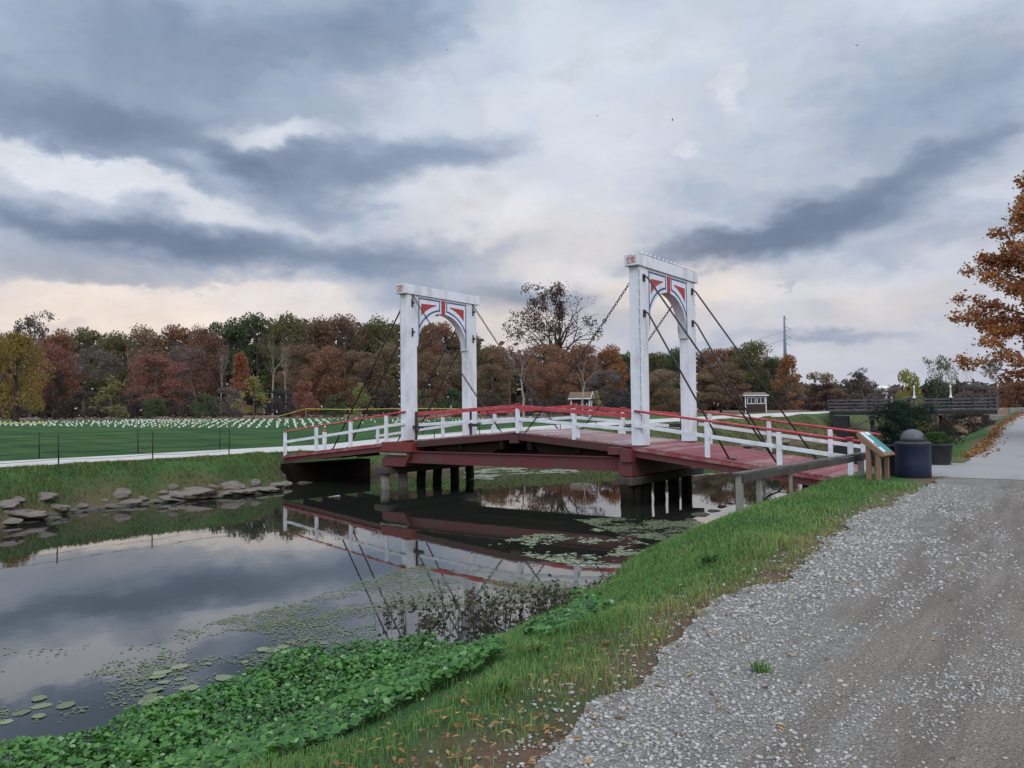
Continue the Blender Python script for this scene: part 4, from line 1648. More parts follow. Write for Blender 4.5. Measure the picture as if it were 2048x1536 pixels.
def limb_tubes(mb, p, d, length, r, depth, rng, tips, spread=.55, up=.15, nseg=3, kids=(2, 3), shrink=.72):
    pts, rad = [Vector(p)], [r]
    q, dd = Vector(p), Vector(d).normalized()
    for k in range(nseg):
        dd = (dd + Vector(rng.normal(size=3)) * .16 + Vector((0, 0, up * .35))).normalized()
        q = q + dd * (length / nseg)
        pts.append(q.copy())
        rad.append(r * (1 - .42 * (k + 1) / nseg))
    mb.tube(pts, rad, 6 if r > .012 else 4, False)
    if depth <= 0:
        tips.append(q.copy())
        return
    m = int(rng.integers(kids[0], kids[1] + 1))
    a0 = rng.uniform(0, 6.28)
    for k in range(m):
        a = a0 + 2 * math.pi * k / m + rng.uniform(-.4, .4)
        ref = dd.cross(Vector((0, 0, 1)) if abs(dd.z) < .95 else Vector((1, 0, 0))).normalized()
        side = (Matrix.Rotation(a, 3, dd) @ ref)
        nd = (dd + side * spread * rng.uniform(.7, 1.4) + Vector((0, 0, up))).normalized()
        limb_tubes(mb, q, nd, length * shrink * rng.uniform(.8, 1.15), rad[-1] * .75, depth - 1, rng, tips, spread, up, nseg, kids, shrink)
    if depth >= 2:                                              # side shoots along the limb
        mid = pts[len(pts) // 2]
        nd = (dd + Vector(rng.normal(size=3)) * .8).normalized()
        limb_tubes(mb, mid, nd, length * .55, r * .35, depth - 2, rng, tips, spread, up, nseg, kids, shrink)


TREES = {}


def tree_template(key, shape, seed, n=8200, leaf=.028, clumps=38, spread=.15, z0=.18, hw=.36, trunk_r=.018, bark_key='bark', bare=0, twig_leaves=0, sp=.5, up=.15, flat=0.0, fork=.25, kids=(2, 3), shrink=.72, reach=.20):
    rng = np.random.default_rng(seed)
    root = bpy.data.objects.new('tree', None)
    mb = MB()
    tips = []
    if bare:
        mb.tube([(0, 0, -.03), (.006, 0, fork * .5), (0, .006, fork)], [trunk_r * 1.25, trunk_r, trunk_r * .9], 8, False)
        limb_tubes(mb, (0, 0, fork), (rng.normal() * .1, rng.normal() * .1, 1), reach, trunk_r * .85, bare, rng, tips, sp, up, 3, kids, shrink)
    P = None
    if not bare:
        P, C = crown_points(n, rng, shape, clumps, spread, z0, hw)
        top = min(.85, z0 + .5)
        mb.tube([(0, 0, -.03), (0, 0, z0), (.01, .01, top)], [trunk_r * 1.3, trunk_r, trunk_r * .35], 8, False)
        for c in C[:14]:
            b0 = Vector((0, 0, max(z0 * .8, min(c[2] - .12, top))))
            mid = b0.lerp(Vector(c), .5) + Vector((0, 0, .02))
            mb.tube([b0, mid, Vector(c)], [trunk_r * .45, trunk_r * .28, trunk_r * .1], 5, False)
    elif twig_leaves:
        zs = np.array([[t.x, t.y, t.z] for t in tips])
        k = rng.integers(0, len(zs), twig_leaves)
        P = zs[k] + rng.normal(size=(twig_leaves, 3)) * .018
    root.parent = None
    COL.objects.link(root)
    # normalise to height 1
    zmax = max([v[2] for v in mb.v] + ([] if P is None else [float(np.percentile(P[:, 2], 99.5))]))
    sc = 1 / zmax
    mb.v = [(v[0] * sc, v[1] * sc, v[2] * sc) for v in mb.v]
    mb.build('trunk', M[bark_key], root)
    if P is not None:
        V, F = leaf_quads(P * sc, leaf, rng, flat)
        np_mesh('crown', V, F, M['leaf'], root)
    TREES[key] = [root, False]


tree_template('round_a', 'round', 1)
tree_template('round_b', 'round', 2, hw=.40, clumps=34, spread=.13)
tree_template('round_c', 'tall', 3, hw=.30, clumps=30, spread=.12)
tree_template('round_d', 'tall', 4, hw=.34, clumps=24, spread=.16, z0=.12)
tree_template('cone_a', 'cone', 5, n=4200, hw=.30, clumps=36, spread=.10, z0=.08)
tree_template('spread_a', 'spread', 6, n=12000, leaf=.030, hw=.56, clumps=60, spread=.16, z0=.14, trunk_r=.045, bark_key='bark_dark')
tree_template('shrub_a', 'shrub', 7, n=3600, leaf=.055, hw=.62, clumps=26, spread=.22, z0=.03, trunk_r=.02)
tree_template('shrub_b', 'shrub', 8, n=4000, leaf=.055, hw=.75, clumps=30, spread=.20, z0=.03, trunk_r=.02)
tree_template('thin_a', 'tall', 9, bare=5, twig_leaves=1500, leaf=.026, trunk_r=.017, sp=.46, up=.2, reach=.22)
tree_template('thin_b', 'tall', 10, bare=5, twig_leaves=1900, leaf=.026, trunk_r=.02, sp=.55, up=.12, reach=.22, kids=(2, 3))
tree_template('bare_a', 'tall', 11, bare=5, twig_leaves=160, leaf=.018, trunk_r=.016, bark_key='bark_pale', sp=.42, up=.25, reach=.22)
tree_template('bare_b', 'tall', 12, bare=5, twig_leaves=60, leaf=.016, trunk_r=.012, bark_key='bark', sp=.30, up=.35, reach=.24, kids=(2, 2))
tree_template('young_a', 'cone', 13, n=1500, leaf=.046, hw=.44, clumps=22, spread=.12, z0=.12, trunk_r=.018, flat=.6)
tree_template('young_b', 'cone', 14, n=1500, leaf=.046, hw=.42, clumps=24, spread=.13, z0=.10, trunk_r=.018, flat=.4)
HALF = {'round_a': .40, 'round_b': .44, 'round_c': .34, 'round_d': .37, 'cone_a': .31, 'spread_a': .58, 'shrub_a': .66, 'shrub_b': .8, 'thin_a': .34, 'thin_b': .4, 'bare_a': .33, 'bare_b': .26, 'young_a': .45, 'young_b': .43}


def plant(key, x, ytop, half, D, color, label, name='tree', cat='tree', group=None, base=None, rot=None):
    """a tree standing at depth D whose crown tops out where the photograph shows it"""
    root, used = TREES[key]
    if 102 <= D <= 140:
        D = 102 + (D - 102) * 2.2 + 40                            # the wood stands well back from the lawn
    p = at_depth(x, ytop, D)
    z = gz1(p.x, p.y) - .05 if base is None else base
    h = max(p.z - z, .3)
    w = half / FPX * D
    o = root if not used else copy_tree(root)
    TREES[key][1] = True
    o.name = name
    o.location = (p.x, p.y, z)
    o.rotation_euler = (0, 0, random.uniform(0, 6.28) if rot is None else rot)
    s = w / HALF[key]
    o.scale = (s, s, h)
    tag(o, label, cat, group)
    for c in o.children:
        if c.name.startswith('crown'):
            c.color = (*[q * 1.22 for q in color], 1)
    return o


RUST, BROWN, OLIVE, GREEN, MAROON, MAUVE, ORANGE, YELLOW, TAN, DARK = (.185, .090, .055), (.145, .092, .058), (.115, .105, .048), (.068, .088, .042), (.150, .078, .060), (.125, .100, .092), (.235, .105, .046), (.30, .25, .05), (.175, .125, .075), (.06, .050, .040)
WOOD = 'trees of the far autumn wood'
for row in [
    # back row: the skyline of the wood, from its left end to the timber bridge
    ('thin_b', 62, 622, 66, 128, MAUVE, 'tall purple-brown tree with bare upper twigs, at the wood\'s left end'),
    ('round_a', -10, 668, 70, 126, BROWN, 'brown tree at the picture\'s left edge behind the yellow tree'),
    ('round_c', 118, 664, 52, 122, RUST, 'rust tree directly beside the bare-topped purple tree'),
    ('round_b', 180, 660, 56, 130, OLIVE, 'low olive-brown skyline tree left of the notch in the wood'),
    ('round_d', 240, 668, 50, 128, OLIVE, 'olive-brown tree in the low notch of the skyline'),
    ('round_a', 292, 657, 58, 127, TAN, 'tan skyline tree right of the notch in the wood'),
    ('round_b', 362, 655, 62, 128, RUST, 'broad rust crown above the large red tree'),
    ('round_a', 412, 656, 46, 124, MAROON, 'dark maroon crown just left of the green skyline trees'),
    ('round_c', 452, 640, 52, 130, GREEN, 'first dark green skyline tree, next to the maroon crown'),
    ('round_b', 515, 632, 62, 132, GREEN, 'broad dark green skyline tree above the young yellow tree'),
    ('round_a', 578, 630, 58, 131, OLIVE, 'highest olive-green skyline tree left of the far portal'),
    ('round_d', 630, 640, 50, 128, BROWN, 'brown skyline crown right of the green trees'),
    ('round_b', 690, 635, 64, 130, BROWN, 'wide orange-brown skyline tree nearest the far portal'),
    ('round_a', 755, 639, 58, 131, OLIVE, 'olive skyline tree behind the tie rods of the far portal'),
    ('round_c', 815, 645, 50, 130, OLIVE, 'olive-brown tree hidden partly by the far portal leg'),
    ('round_b', 872, 648, 56, 128, RUST, 'rust tree filling the far portal\'s arch'),
    ('round_d', 930, 668, 48, 127, BROWN, 'brown tree between the legs of the far portal'),
    ('round_a', 985, 692, 46, 126, OLIVE, 'low olive tree just right of the far portal'),
    ('thin_a', 1018, 690, 44, 118, RUST, 'thin pinkish-rust tree with sky glowing through it'),
    ('round_b', 1085, 690, 58, 124, BROWN, 'brown tree under the left limbs of the great bare oak'),
    ('round_a', 1160, 690, 66, 122, RUST, 'domed rust tree under the right limbs of the great oak'),
    ('round_c', 1222, 694, 44, 120, ORANGE, 'orange-brown tree left of the near portal'),
    ('round_a', 1258, 706, 40, 126, GREEN, 'small green tree touching the near portal\'s left leg'),
    ('round_b', 1312, 708, 48, 126, OLIVE, 'low olive tree inside the near portal, left half'),
    ('round_a', 1352, 697, 44, 124, GREEN, 'green tree inside the near portal, right half'),
    ('round_c', 1402, 700, 44, 120, MAROON, 'maroon crown just right of the near portal'),
    ('round_b', 1452, 698, 62, 116, RUST, 'broad rust tree behind the near tie rods'),
    ('round_a', 1502, 684, 56, 114, OLIVE, 'big olive-green tree left of the steel pole'),
    ('round_d', 1545, 716, 36, 112, GREEN, 'dark green tree beside the orange cone-shaped tree'),
    ('cone_a', 1574, 710, 42, 108, ORANGE, 'orange cone-shaped tree under the steel pole'),
    ('shrub_b', 1640, 746, 62, 128, TAN, 'low tan domed tree right of the orange cone tree'),
    ('shrub_a', 1712, 758, 56, 130, MAUVE, 'grey-mauve scrub tree behind the left end of the timber bridge'),
    ('shrub_b', 1776, 775, 62, 120, MAUVE, 'low mauve scrub in front of the pale house'),
    ('thin_b', 1726, 737, 40, 126, DARK, 'bare dark-twigged tree above the mauve scrub'),
    ('shrub_b', 1812, 742, 46, 84, (.20, .18, .045), 'yellow-green willow scrub above the timber bridge'),
    ('thin_a', 1862, 712, 34, 88, (.10, .12, .06), 'tufted grey-green tree rising above the timber bridge'),
    ('shrub_a', 1870, 758, 46, 90, (.07, .085, .045), 'grey-green bush under the tufted tree'),
    ('shrub_b', 1945, 768, 66, 122, MAUVE, 'long mauve hedge clump right of the white finials'),
    ('shrub_a', 2035, 764, 60, 116, (.17, .075, .045), 'russet hedge clump at the picture\'s right edge'),
    ('bare_b', 1905, 712, 16, 124, MAUVE, 'leftmost of the four thin bare poles of trees above the hedge'),
    ('bare_b', 1918, 706, 16, 125, MAUVE, 'second thin bare tree above the mauve hedge'),
    ('bare_b', 1932, 716, 15, 124, MAUVE, 'third thin bare tree above the mauve hedge'),
    ('bare_b', 1944, 704, 17, 126, MAUVE, 'rightmost thin bare tree above the mauve hedge'),
    ('thin_b', 1992, 708, 34, 104, BROWN, 'small bare tree with brown leaf tufts under the big orange tree'),
    # middle row
    ('round_a', 108, 690, 56, 112, (.18, .072, .055), 'crimson-brown tree behind the yellow tree\'s right side'),
    ('thin_a', 168, 700, 46, 112, MAUVE, 'grey-mauve half-bare tree right of the crimson tree'),
    ('thin_b', 222, 704, 50, 113, MAUVE, 'misty grey half-bare tree behind the yellow-green bush'),
    ('round_b', 312, 712, 66, 104, (.19, .078, .065), 'large red tree in the middle of the wood\'s front'),
    ('thin_a', 392, 694, 44, 112, MAUVE, 'greyish half-bare tree right of the large red tree'),
    ('bare_a', 442, 690, 26, 106, MAUVE, 'single pale-trunked bare tree left of the orange-red tree'),
    ('cone_a', 482, 706, 36, 104, (.215, .078, .042), 'narrow orange-red tree above the young yellow tree'),
    ('bare_a', 545, 662, 34, 108, TAN, 'tallest white-trunked sycamore under the green skyline'),
    ('bare_a', 572, 690, 24, 109, TAN, 'shorter white-trunked sycamore beside the tallest one'),
    ('round_d', 600, 690, 50, 116, BROWN, 'brown mid-wood tree right of the white trunks'),
    ('round_a', 655, 694, 52, 114, RUST, 'rust mid-wood tree behind the second young yellow tree'),
    ('round_b', 722, 704, 58, 113, BROWN, 'dull brown mid-wood tree between the left tie rods'),
    ('round_c', 780, 690, 46, 115, TAN, 'tan mid-wood tree left of the far portal leg'),
    ('round_a', 852, 706, 48, 112, BROWN, 'dull brown tree low in the far portal\'s arch'),
    ('thin_b', 905, 700, 50, 96, TAN, 'pale-twigged bare tree seen between the far portal\'s legs'),
    ('round_b', 985, 730, 52, 112, BROWN, 'brown tree low down right of the far portal'),
    ('round_a', 1105, 726, 54, 110, RUST, 'low rust tree behind the two pale-trunked bare trees'),
    ('round_b', 1212, 742, 52, 112, MAUVE, 'smoky mauve tree beside the notice kiosk'),
    ('round_a', 1320, 740, 56, 110, TAN, 'tan tree low down inside the near portal'),
    ('round_b', 1440, 728, 66, 100, BROWN, 'wide brown tree left of the ticket booth'),
    ('round_d', 1398, 748, 44, 98, TAN, 'small tan tree with dark trunk behind the near ramp rail'),
    ('shrub_b', 1600, 776, 60, 110, MAUVE, 'dull mauve scrub right of the ticket booth'),
    ('shrub_b', 1655, 768, 56, 100, (.055, .024, .026), 'dark maroon hedge in front of the tan domed tree'),
    ('bare_a', 1046, 672, 50, 74, BROWN, 'pale-trunked bare tree under the great oak\'s left side'),
    ('bare_a', 1163, 700, 46, 76, BROWN, 'pale-trunked bare tree standing over the notice kiosk'),
    ('thin_a', 1062, 690, 56, 100, RUST, 'rusty half-bare tree behind the left pale-trunked tree'),
    # young trees and bushes at the wood's edge
    ('spread_a', 34, 668, 62, 76, (.20, .135, .040), 'large golden-yellow tree with a dark trunk at the left edge of the lawn'),
    ('young_a', 507, 754, 46, 88, (.23, .205, .06), 'young yellow tree on the lawn\'s far edge, left of the bridge'),
    ('young_b', 720, 767, 30, 88, (.19, .195, .06), 'young yellow-green tree between the far portal\'s tie rods'),
    ('young_b', 222, 752, 42, 92, (.17, .15, .055), 'yellow-green bush in front of the misty grey tree'),
    ('young_a', 1192, 782, 18, 84, (.26, .24, .10), 'little pale yellow sapling right of the notice kiosk'),
    ('shrub_a', 108, 740, 34, 92, (.05, .034, .028), 'dark bush right of the yellow tree'),
    ('shrub_a', 308, 796, 34, 94, GREEN, 'low green bush under the large red tree'),
    ('shrub_b', 408, 788, 36, 95, GREEN, 'low green bush left of the young yellow tree'),
    ('shrub_a', 612, 762, 36, 93, (.20, .085, .06), 'pinkish-russet bush between the two young yellow trees'),
    ('shrub_b', 668, 790, 30, 94, GREEN, 'dark green bush touching the second young yellow tree'),
    ('shrub_a', 905, 776, 34, 92, (.06, .085, .04), 'green bush between the far portal\'s legs'),
    ('shrub_b', 845, 780, 36, 92, OLIVE, 'olive bush left inside the far portal'),
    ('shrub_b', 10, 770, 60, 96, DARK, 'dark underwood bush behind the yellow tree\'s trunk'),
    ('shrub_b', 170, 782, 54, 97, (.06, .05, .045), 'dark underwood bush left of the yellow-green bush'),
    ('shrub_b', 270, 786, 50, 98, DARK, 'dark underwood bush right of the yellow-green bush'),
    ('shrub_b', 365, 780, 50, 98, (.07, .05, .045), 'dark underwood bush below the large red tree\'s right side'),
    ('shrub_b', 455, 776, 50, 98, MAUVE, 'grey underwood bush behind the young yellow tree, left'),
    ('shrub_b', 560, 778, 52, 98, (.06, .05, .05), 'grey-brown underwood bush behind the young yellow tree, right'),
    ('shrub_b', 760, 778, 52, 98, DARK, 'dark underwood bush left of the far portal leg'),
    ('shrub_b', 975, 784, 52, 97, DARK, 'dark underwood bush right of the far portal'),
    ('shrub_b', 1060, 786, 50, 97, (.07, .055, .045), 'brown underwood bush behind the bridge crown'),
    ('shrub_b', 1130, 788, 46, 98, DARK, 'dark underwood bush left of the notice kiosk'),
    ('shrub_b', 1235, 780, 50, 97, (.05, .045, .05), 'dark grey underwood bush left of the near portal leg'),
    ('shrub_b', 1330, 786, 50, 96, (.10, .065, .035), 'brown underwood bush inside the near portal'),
    ('shrub_b', 1545, 782, 46, 106, (.06, .05, .035), 'dark scrub just right of the ticket booth'),
]:
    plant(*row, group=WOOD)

# the great half-bare oak standing over the wood
rng = np.random.default_rng(41)
op = at_depth(1112, 570, 196)
oz = gz1(op.x, op.y)
oh = op.z - oz
oak = empty('oak_tree', (op.x, op.y, oz), 0, 'great half-bare oak with dark twisting limbs, tallest tree behind the bridge', 'tree')
mb = MB()
tips = []
mb.tube([(0, 0, -.2), (.1, 0, oh * .3), (0, .1, oh * .44)], [.85, .7, .6], 10, False)
rx, ry_ = RGT, FWD
for dx, up, ln, dp in ((-.75, .95, .20, 4), (-.35, 1.1, .21, 4), (.15, 1.0, .20, 4), (.65, .8, .22, 4), (1.1, .45, .20, 3), (-1.1, .4, .17, 3), (.35, .6, .18, 3), (-.2, .8, .2, 4)):
    for dy in (rng.uniform(-.6, .6),):
        d = rx * dx * .82 + ry_ * dy + Vector((0, 0, up))
        limb_tubes(mb, (0, .05, oh * rng.uniform(.38, .44)), d, oh * ln, .36, dp, rng, tips, .62, .10, 4, (2, 3), .70)
mx = max(v[2] for v in mb.v)
k_ = oh / mx
mb.v = [(v[0] * k_, v[1] * k_, v[2] * k_ if v[2] > 0 else v[2]) for v in mb.v]
mb.build('trunk', M['bark_dark'], oak)
tp = np.array([[t.x * k_, t.y * k_, t.z * k_] for t in tips])
side = tp @ np.array([RGT.x, RGT.y, 0])
w = np.where((tp[:, 2] > oh * .55) & (side < 1.5), 1.0, np.where(tp[:, 2] < oh * .72, .5, .05))
pick = rng.choice(len(tp), 6000, p=w / w.sum())
V, F = leaf_quads(tp[pick] + rng.normal(size=(6000, 3)) * .55, .50, rng)
oc = np_mesh('crown', V, F, M['leaf'], oak)
oc.color = (.085, .045, .036, 1)

# the big orange-brown tree at the right edge, close to the path
rng = np.random.default_rng(52)
D = 38
bt = at_depth(2138, 700, D)
bzz = gz1(bt.x, bt.y)
top = at_depth(2138, 290, D).z
H = top - bzz
big = empty('sweetgum_tree', (bt.x, bt.y, bzz), 0, 'big orange-brown tree reaching into the view from the right edge', 'tree')
mb = MB()
mb.tube([(0, 0, -.2), (.05, 0, H * .3), (0, .05, H * .6), (0, 0, H * .93)], [.34, .28, .18, .04], 12, False)
PTS, TWG = [], []
for k in range(74):
    u = rng.uniform(.04, 1)
    zz = H * (.20 + .76 * u)
    rmax = 5.7 * (1 - u) ** .62 * (.55 + .45 * min(1, u * 6)) + .35
    a = rng.uniform(0, 6.28)
    r = rmax * rng.uniform(.72, 1.05)
    tip = Vector((r * math.cos(a), r * math.sin(a), zz - r * .05 + .2))
    st = Vector((0, 0, max(zz - r * .42, H * .12)))
    mid = st.lerp(tip, .5) + Vector((0, 0, .14))
    mb.tube([st, mid, tip], [.055, .03, .008], 5, False)
    for q in range(9):
        t = .28 + .72 * q / 8
        c = (st.lerp(mid, t * 2) if t < .5 else mid.lerp(tip, t * 2 - 1)) + Vector(rng.normal(size=3)) * .22
        n = int(54 + 50 * t)
        PTS.append(np.array(c) + rng.normal(size=(n, 3)) * np.array([.22, .22, .15]))
        for e in range(2):
            TWG.append((mid.lerp(tip, rng.uniform(0, 1)), c))
for a, b_ in TWG[::2]:
    mb.tube([a, b_], [.012, .005], 4, False)
mb.build('trunk', M['bark_dark'], big)
P = np.concatenate(PTS)
V, F = leaf_quads(P, .17, rng, .0, .75)
bc = np_mesh('crown', V, F, M['leaf'], big)
bc.color = (.35, .135, .05, 1)

# a few shrubs near the bridge
def near_shrub(x, y, z, h, w, color, n, leaf, label, name, seed, shape='shrub'):
    rng = np.random.default_rng(seed)
    t = empty(name, (x, y, z), 0, label, 'shrub')
    P, C = crown_points(n, rng, shape, 30, .16, .04, .5)
    P = P * np.array([w, w, h])
    V, F = leaf_quads(P, leaf, rng, .1, .4)
    c = np_mesh('foliage', V, F, M['leaf'], t)
    c.color = (*color, 1)
    mb = MB()
    mb.tube([(0, 0, -.1), (0, 0, h * .85)], [.035, .01], 6)
    for q in C[:16]:
        mb.tube([(0, 0, q[2] * h * .5), Vector((q[0] * w, q[1] * w, q[2] * h))], [.014, .005], 4, False)
    mb.build('stem', M['bark_dark'], t)


near_shrub(12.72, -.35, pz_a - .1, .95, .95, (.018, .036, .022), 5200, .065, 'dark green conifer shrub growing in the planter behind the sign', 'potted_conifer', 3)
near_shrub(13.05, 3.75, pz_b - .1, .42, .95, (.05, .10, .022), 1800, .07, 'low bright green plant spilling over the planter behind the barrel', 'potted_plant', 4)
near_shrub(11.3, 8.6, gz1(11.3, 8.6) - .1, 2.3, 3.6, (.020, .034, .02), 9000, .10, 'dark evergreen bush on the near bank behind the blue barrel', 'evergreen_bush', 5)
near_shrub(9.6, 26.0, gz1(9.6, 26) - .1, 1.3, 3.4, (.045, .036, .028), 3200, .14, 'dark brown bush at the water edge before the timber bridge', 'brown_bush', 6)
near_shrub(10.4, 36.0, gz1(10.4, 36) - .1, 1.5, 4.5, (.06, .042, .034), 3600, .17, 'wide reddish-brown bush on the near bank under the timber bridge', 'brown_bush', 7)

# distant wooded rise closing the gaps behind the tree line
rng = np.random.default_rng(61)
PTS = []
for x in range(-300, 1760, 9):
    D = 232 + rng.uniform(-6, 10)
    yt = np.interp(x, [-260, 0, 240, 420, 520, 640, 780, 900, 980, 1100, 1250, 1400, 1500, 1560, 1600, 1760], [680, 682, 684, 668, 648, 652, 656, 664, 706, 708, 716, 716, 706, 738, 770, 782])
    p = at_depth(x, yt + rng.uniform(-4, 12), D)
    g0 = gz1(p.x, p.y)
    for zf in np.linspace(.04, 1, 13):
        PTS.append(np.array([p.x, p.y, g0 + (p.z - g0) * zf - .8]) + rng.normal(size=(13, 3)) * np.array([1.6, 1.6, 1.0]))
for x in range(1590, 2400, 9):
    D = 250 + rng.uniform(-4, 6)
    p = at_depth(x, np.interp(x, [1590, 1700, 1900, 2400], [772, 774, 770, 758]) + rng.uniform(-3, 8), D)
    g0 = gz1(p.x, p.y)
    for zf in np.linspace(.06, 1, 7):
        PTS.append(np.array([p.x, p.y, g0 + (p.z - g0) * zf - .4]) + rng.normal(size=(12, 3)) * np.array([1.1, 1.1, .5]))
V, F = leaf_quads(np.concatenate(PTS), 2.1, rng)
dw = np_mesh('distant_wood', V, F, M['leaf'])
dw.color = (.085, .064, .054, 1)
tag(dw, 'dim brown mass of farther woodland behind the autumn trees', 'woodland', None, 'stuff')

# ------------------------------------------------------------------ banks, water plants, stones
def poly_mask(px, py, poly):
    inside = np.zeros(len(px), bool)
    n = len(poly)
    for i in range(n):
        x0, y0 = poly[i]
        x1, y1 = poly[(i + 1) % n]
        c = ((y0 > py) != (y1 > py)) & (px < (x1 - x0) * (py - y0) / (y1 - y0 + 1e-9) + x0)
        inside ^= c
    return inside


def project(P):
    """photograph pixel and depth of world points, to lay out patches of plants as they lie in the photograph"""
    v = np.asarray(P, float) - np.array(CAM)
    fw = v @ np.array(FWD)
    rt = v @ np.array(RGT)
    z = fw * math.cos(PITCH) + v[:, 2] * math.sin(PITCH)
    y = -(v[:, 2] * math.cos(PITCH) - fw * math.sin(PITCH)) * FPX / z
    x = rt * FPX / z
    c, s = math.cos(ROLL), math.sin(ROLL)
    return 1024 + c * x + s * y, 768 - s * x + c * y, z


def blades(name, X, Y, Z, hgt, wid, tint, mat, rng, lean=.5):
    """curved two-part grass blades"""
    n = len(X)
    a = rng.uniform(0, 2 * np.pi, n)
    d = np.stack([np.cos(a), np.sin(a), 0 * a], 1)
    p = np.stack([-np.sin(a), np.cos(a), 0 * a], 1)
    base = np.stack([X, Y, Z], 1)
    ln = (rng.uniform(.15, 1, n) * lean)[:, None]
    up = np.array([0, 0, 1.0])
    h, w = hgt[:, None], wid[:, None]
    mid = base + up * h * .6 + d * h * ln * .35
    tip = base + up * h * (1 - .35 * ln) + d * h * ln
    V = np.stack([base - p * w * .5, base + p * w * .5, mid + p * w * .4, mid - p * w * .4, tip], 1).reshape(-1, 3)
    k = np.arange(n)[:, None] * 5
    F = np.concatenate([k + [0, 1, 2], k + [0, 2, 3], k + [3, 2, 4]], 0)
    return np_mesh(name, V, F, mat, None, np.repeat(tint, 5))


MAT = [(-120, 1530), (0, 1478), (200, 1432), (330, 1402), (440, 1378), (478, 1335), (560, 1300), (700, 1283), (850, 1266), (985, 1270), (1010, 1300), (930, 1360), (760, 1432), (590, 1475), (420, 1560), (200, 1640), (-200, 1640)]
# near bank: short grass
rng = np.random.default_rng(71)
N = 620000
X, Y = rng.uniform(8.2, 14.9, N), rng.uniform(-21.5, 14, N)
D = (X - CAM.x) * FWD.x + (Y - CAM.y) * FWD.y
S_, PN_ = interp(Y, NEAR), interp(Y, PATH_N)
edge = PN_ + ragged(Y) - X                                      # metres inside the gravel edge
patch = fbm(X * 1.1, Y * 1.1, 31)
patch2 = fbm(X * 4, Y * 4, 37)
prob = np.clip((6.5 / np.maximum(D, 3)) ** 1.25, .10, 1)
prob *= np.where(edge < .9, np.clip(.22 + edge * .95 + (patch2 - .5) * 1.5 - .12 * (1 - sstep(Y, -17, -12)), 0, 1), 1)
prob *= np.clip((X - S_ - .15) * 2.2 + (patch - .5), 0, 1)
mpx, mpy, mD = project(np.stack([X, Y, ground_z(X, Y) + .1], 1))
in_mat = poly_mask(mpx, mpy, MAT) & (mD > 3)
keep = (rng.uniform(size=N) < prob) & (edge > -.1) & ~(in_mat & (rng.uniform(size=N) < .9)) & (D > 2.5) & ~((X > 12.2) & (Y > -2.8) & (Y < 5)) & (rng.uniform(size=N) < .55 + .45 * (D < 12))
X, Y, D, edge, patch, patch2 = [q[keep] for q in (X, Y, D, edge, patch, patch2)]
shore = X - interp(Y, NEAR)
Z = ground_z(X, Y) - .01
hg = (.045 + .05 * patch + .11 * np.clip(1 - shore / 1.2, 0, 1) + .10 * np.clip((fbm(X * .9, Y * .9, 44) - .62) * 5, 0, 1)) * rng.uniform(.6, 1.35, len(X))
wd = .0055 * np.clip(D / 6, .85, 2.6)
tn = np.clip(.16 + .55 * (patch - .2) + rng.normal(size=len(X)) * .13 + .25 * np.clip(1 - shore / .9, 0, 1) * (patch2 > .5) + .45 * np.clip(.8 - edge, 0, 1) * (patch2 > .45), 0, 1)
g_ = blades('bank_grass', X, Y, Z, hg, wd, tn, M['grass'], rng, .9)
tag(g_, 'short green grass on the near bank between the gravel and the water', 'grass', None, 'stuff')

# far bank: rough, tufted grass
N = 420000
X, Y = rng.uniform(-14.4, 0, N), rng.uniform(-22, 56, N)
f_ = interp(Y, FAR)
u = f_ - X
pf = interp(Y, PATH_F)
cl = fbm(X * 1.4, Y * 1.4, 51)
keep = (u > .35 + (cl - .5) * .9) & (X > pf + .08) & (rng.uniform(size=N) < np.clip(cl * 1.6 - .1, .15, 1)) & ~((Y > -.3) & (Y < 4.7) & (X > -12.7)) & ((Y < 2) | (rng.uniform(size=N) < .5))
X, Y, u, cl = X[keep], Y[keep], u[keep], cl[keep]
hg = (.06 + .16 * cl * np.clip(1.6 - .3 * u, .3, 1)) * rng.uniform(.5, 1.4, len(X))
tn = np.clip(.24 + .22 * sstep(Y, 4, 14) + (cl - .4) * .6 + rng.normal(size=len(X)) * .16 + .4 * np.clip(1.5 - u, 0, 1) * (fbm(X * 2.2, Y * 2.2, 53) > .5), 0, 1)
g_ = blades('rough_grass', X, Y, ground_z(X, Y) - .02, hg, np.full(len(X), .022) * np.clip(1 + Y / 30, 1, 2.5), tn, M['bank_grass'], rng, .9)
tag(g_, 'rough olive and brown grass on the far bank above the rocks', 'grass', None, 'stuff')


def hexes(C, r, nrm, rng, k=6, asp=1.0):
    """flat k-gons (leaves, pads) at points C, radius r, facing nrm"""
    n = len(C)
    nrm = nrm / np.linalg.norm(nrm, axis=1, keepdims=True)
    t = np.cross(nrm, rng.normal(size=(n, 3)))
    t /= np.linalg.norm(t, axis=1, keepdims=True)
    b = np.cross(nrm, t)
    a = np.linspace(0, 2 * np.pi, k, endpoint=False)
    rr = r[:, None] * rng.uniform(.82, 1.12, (n, k))
    V = C[:, None, :] + (rr * np.cos(a))[:, :, None] * t[:, None, :] + (rr * np.sin(a) * asp)[:, :, None] * b[:, None, :]
    return V.reshape(-1, 3), np.arange(n * k).reshape(n, k)


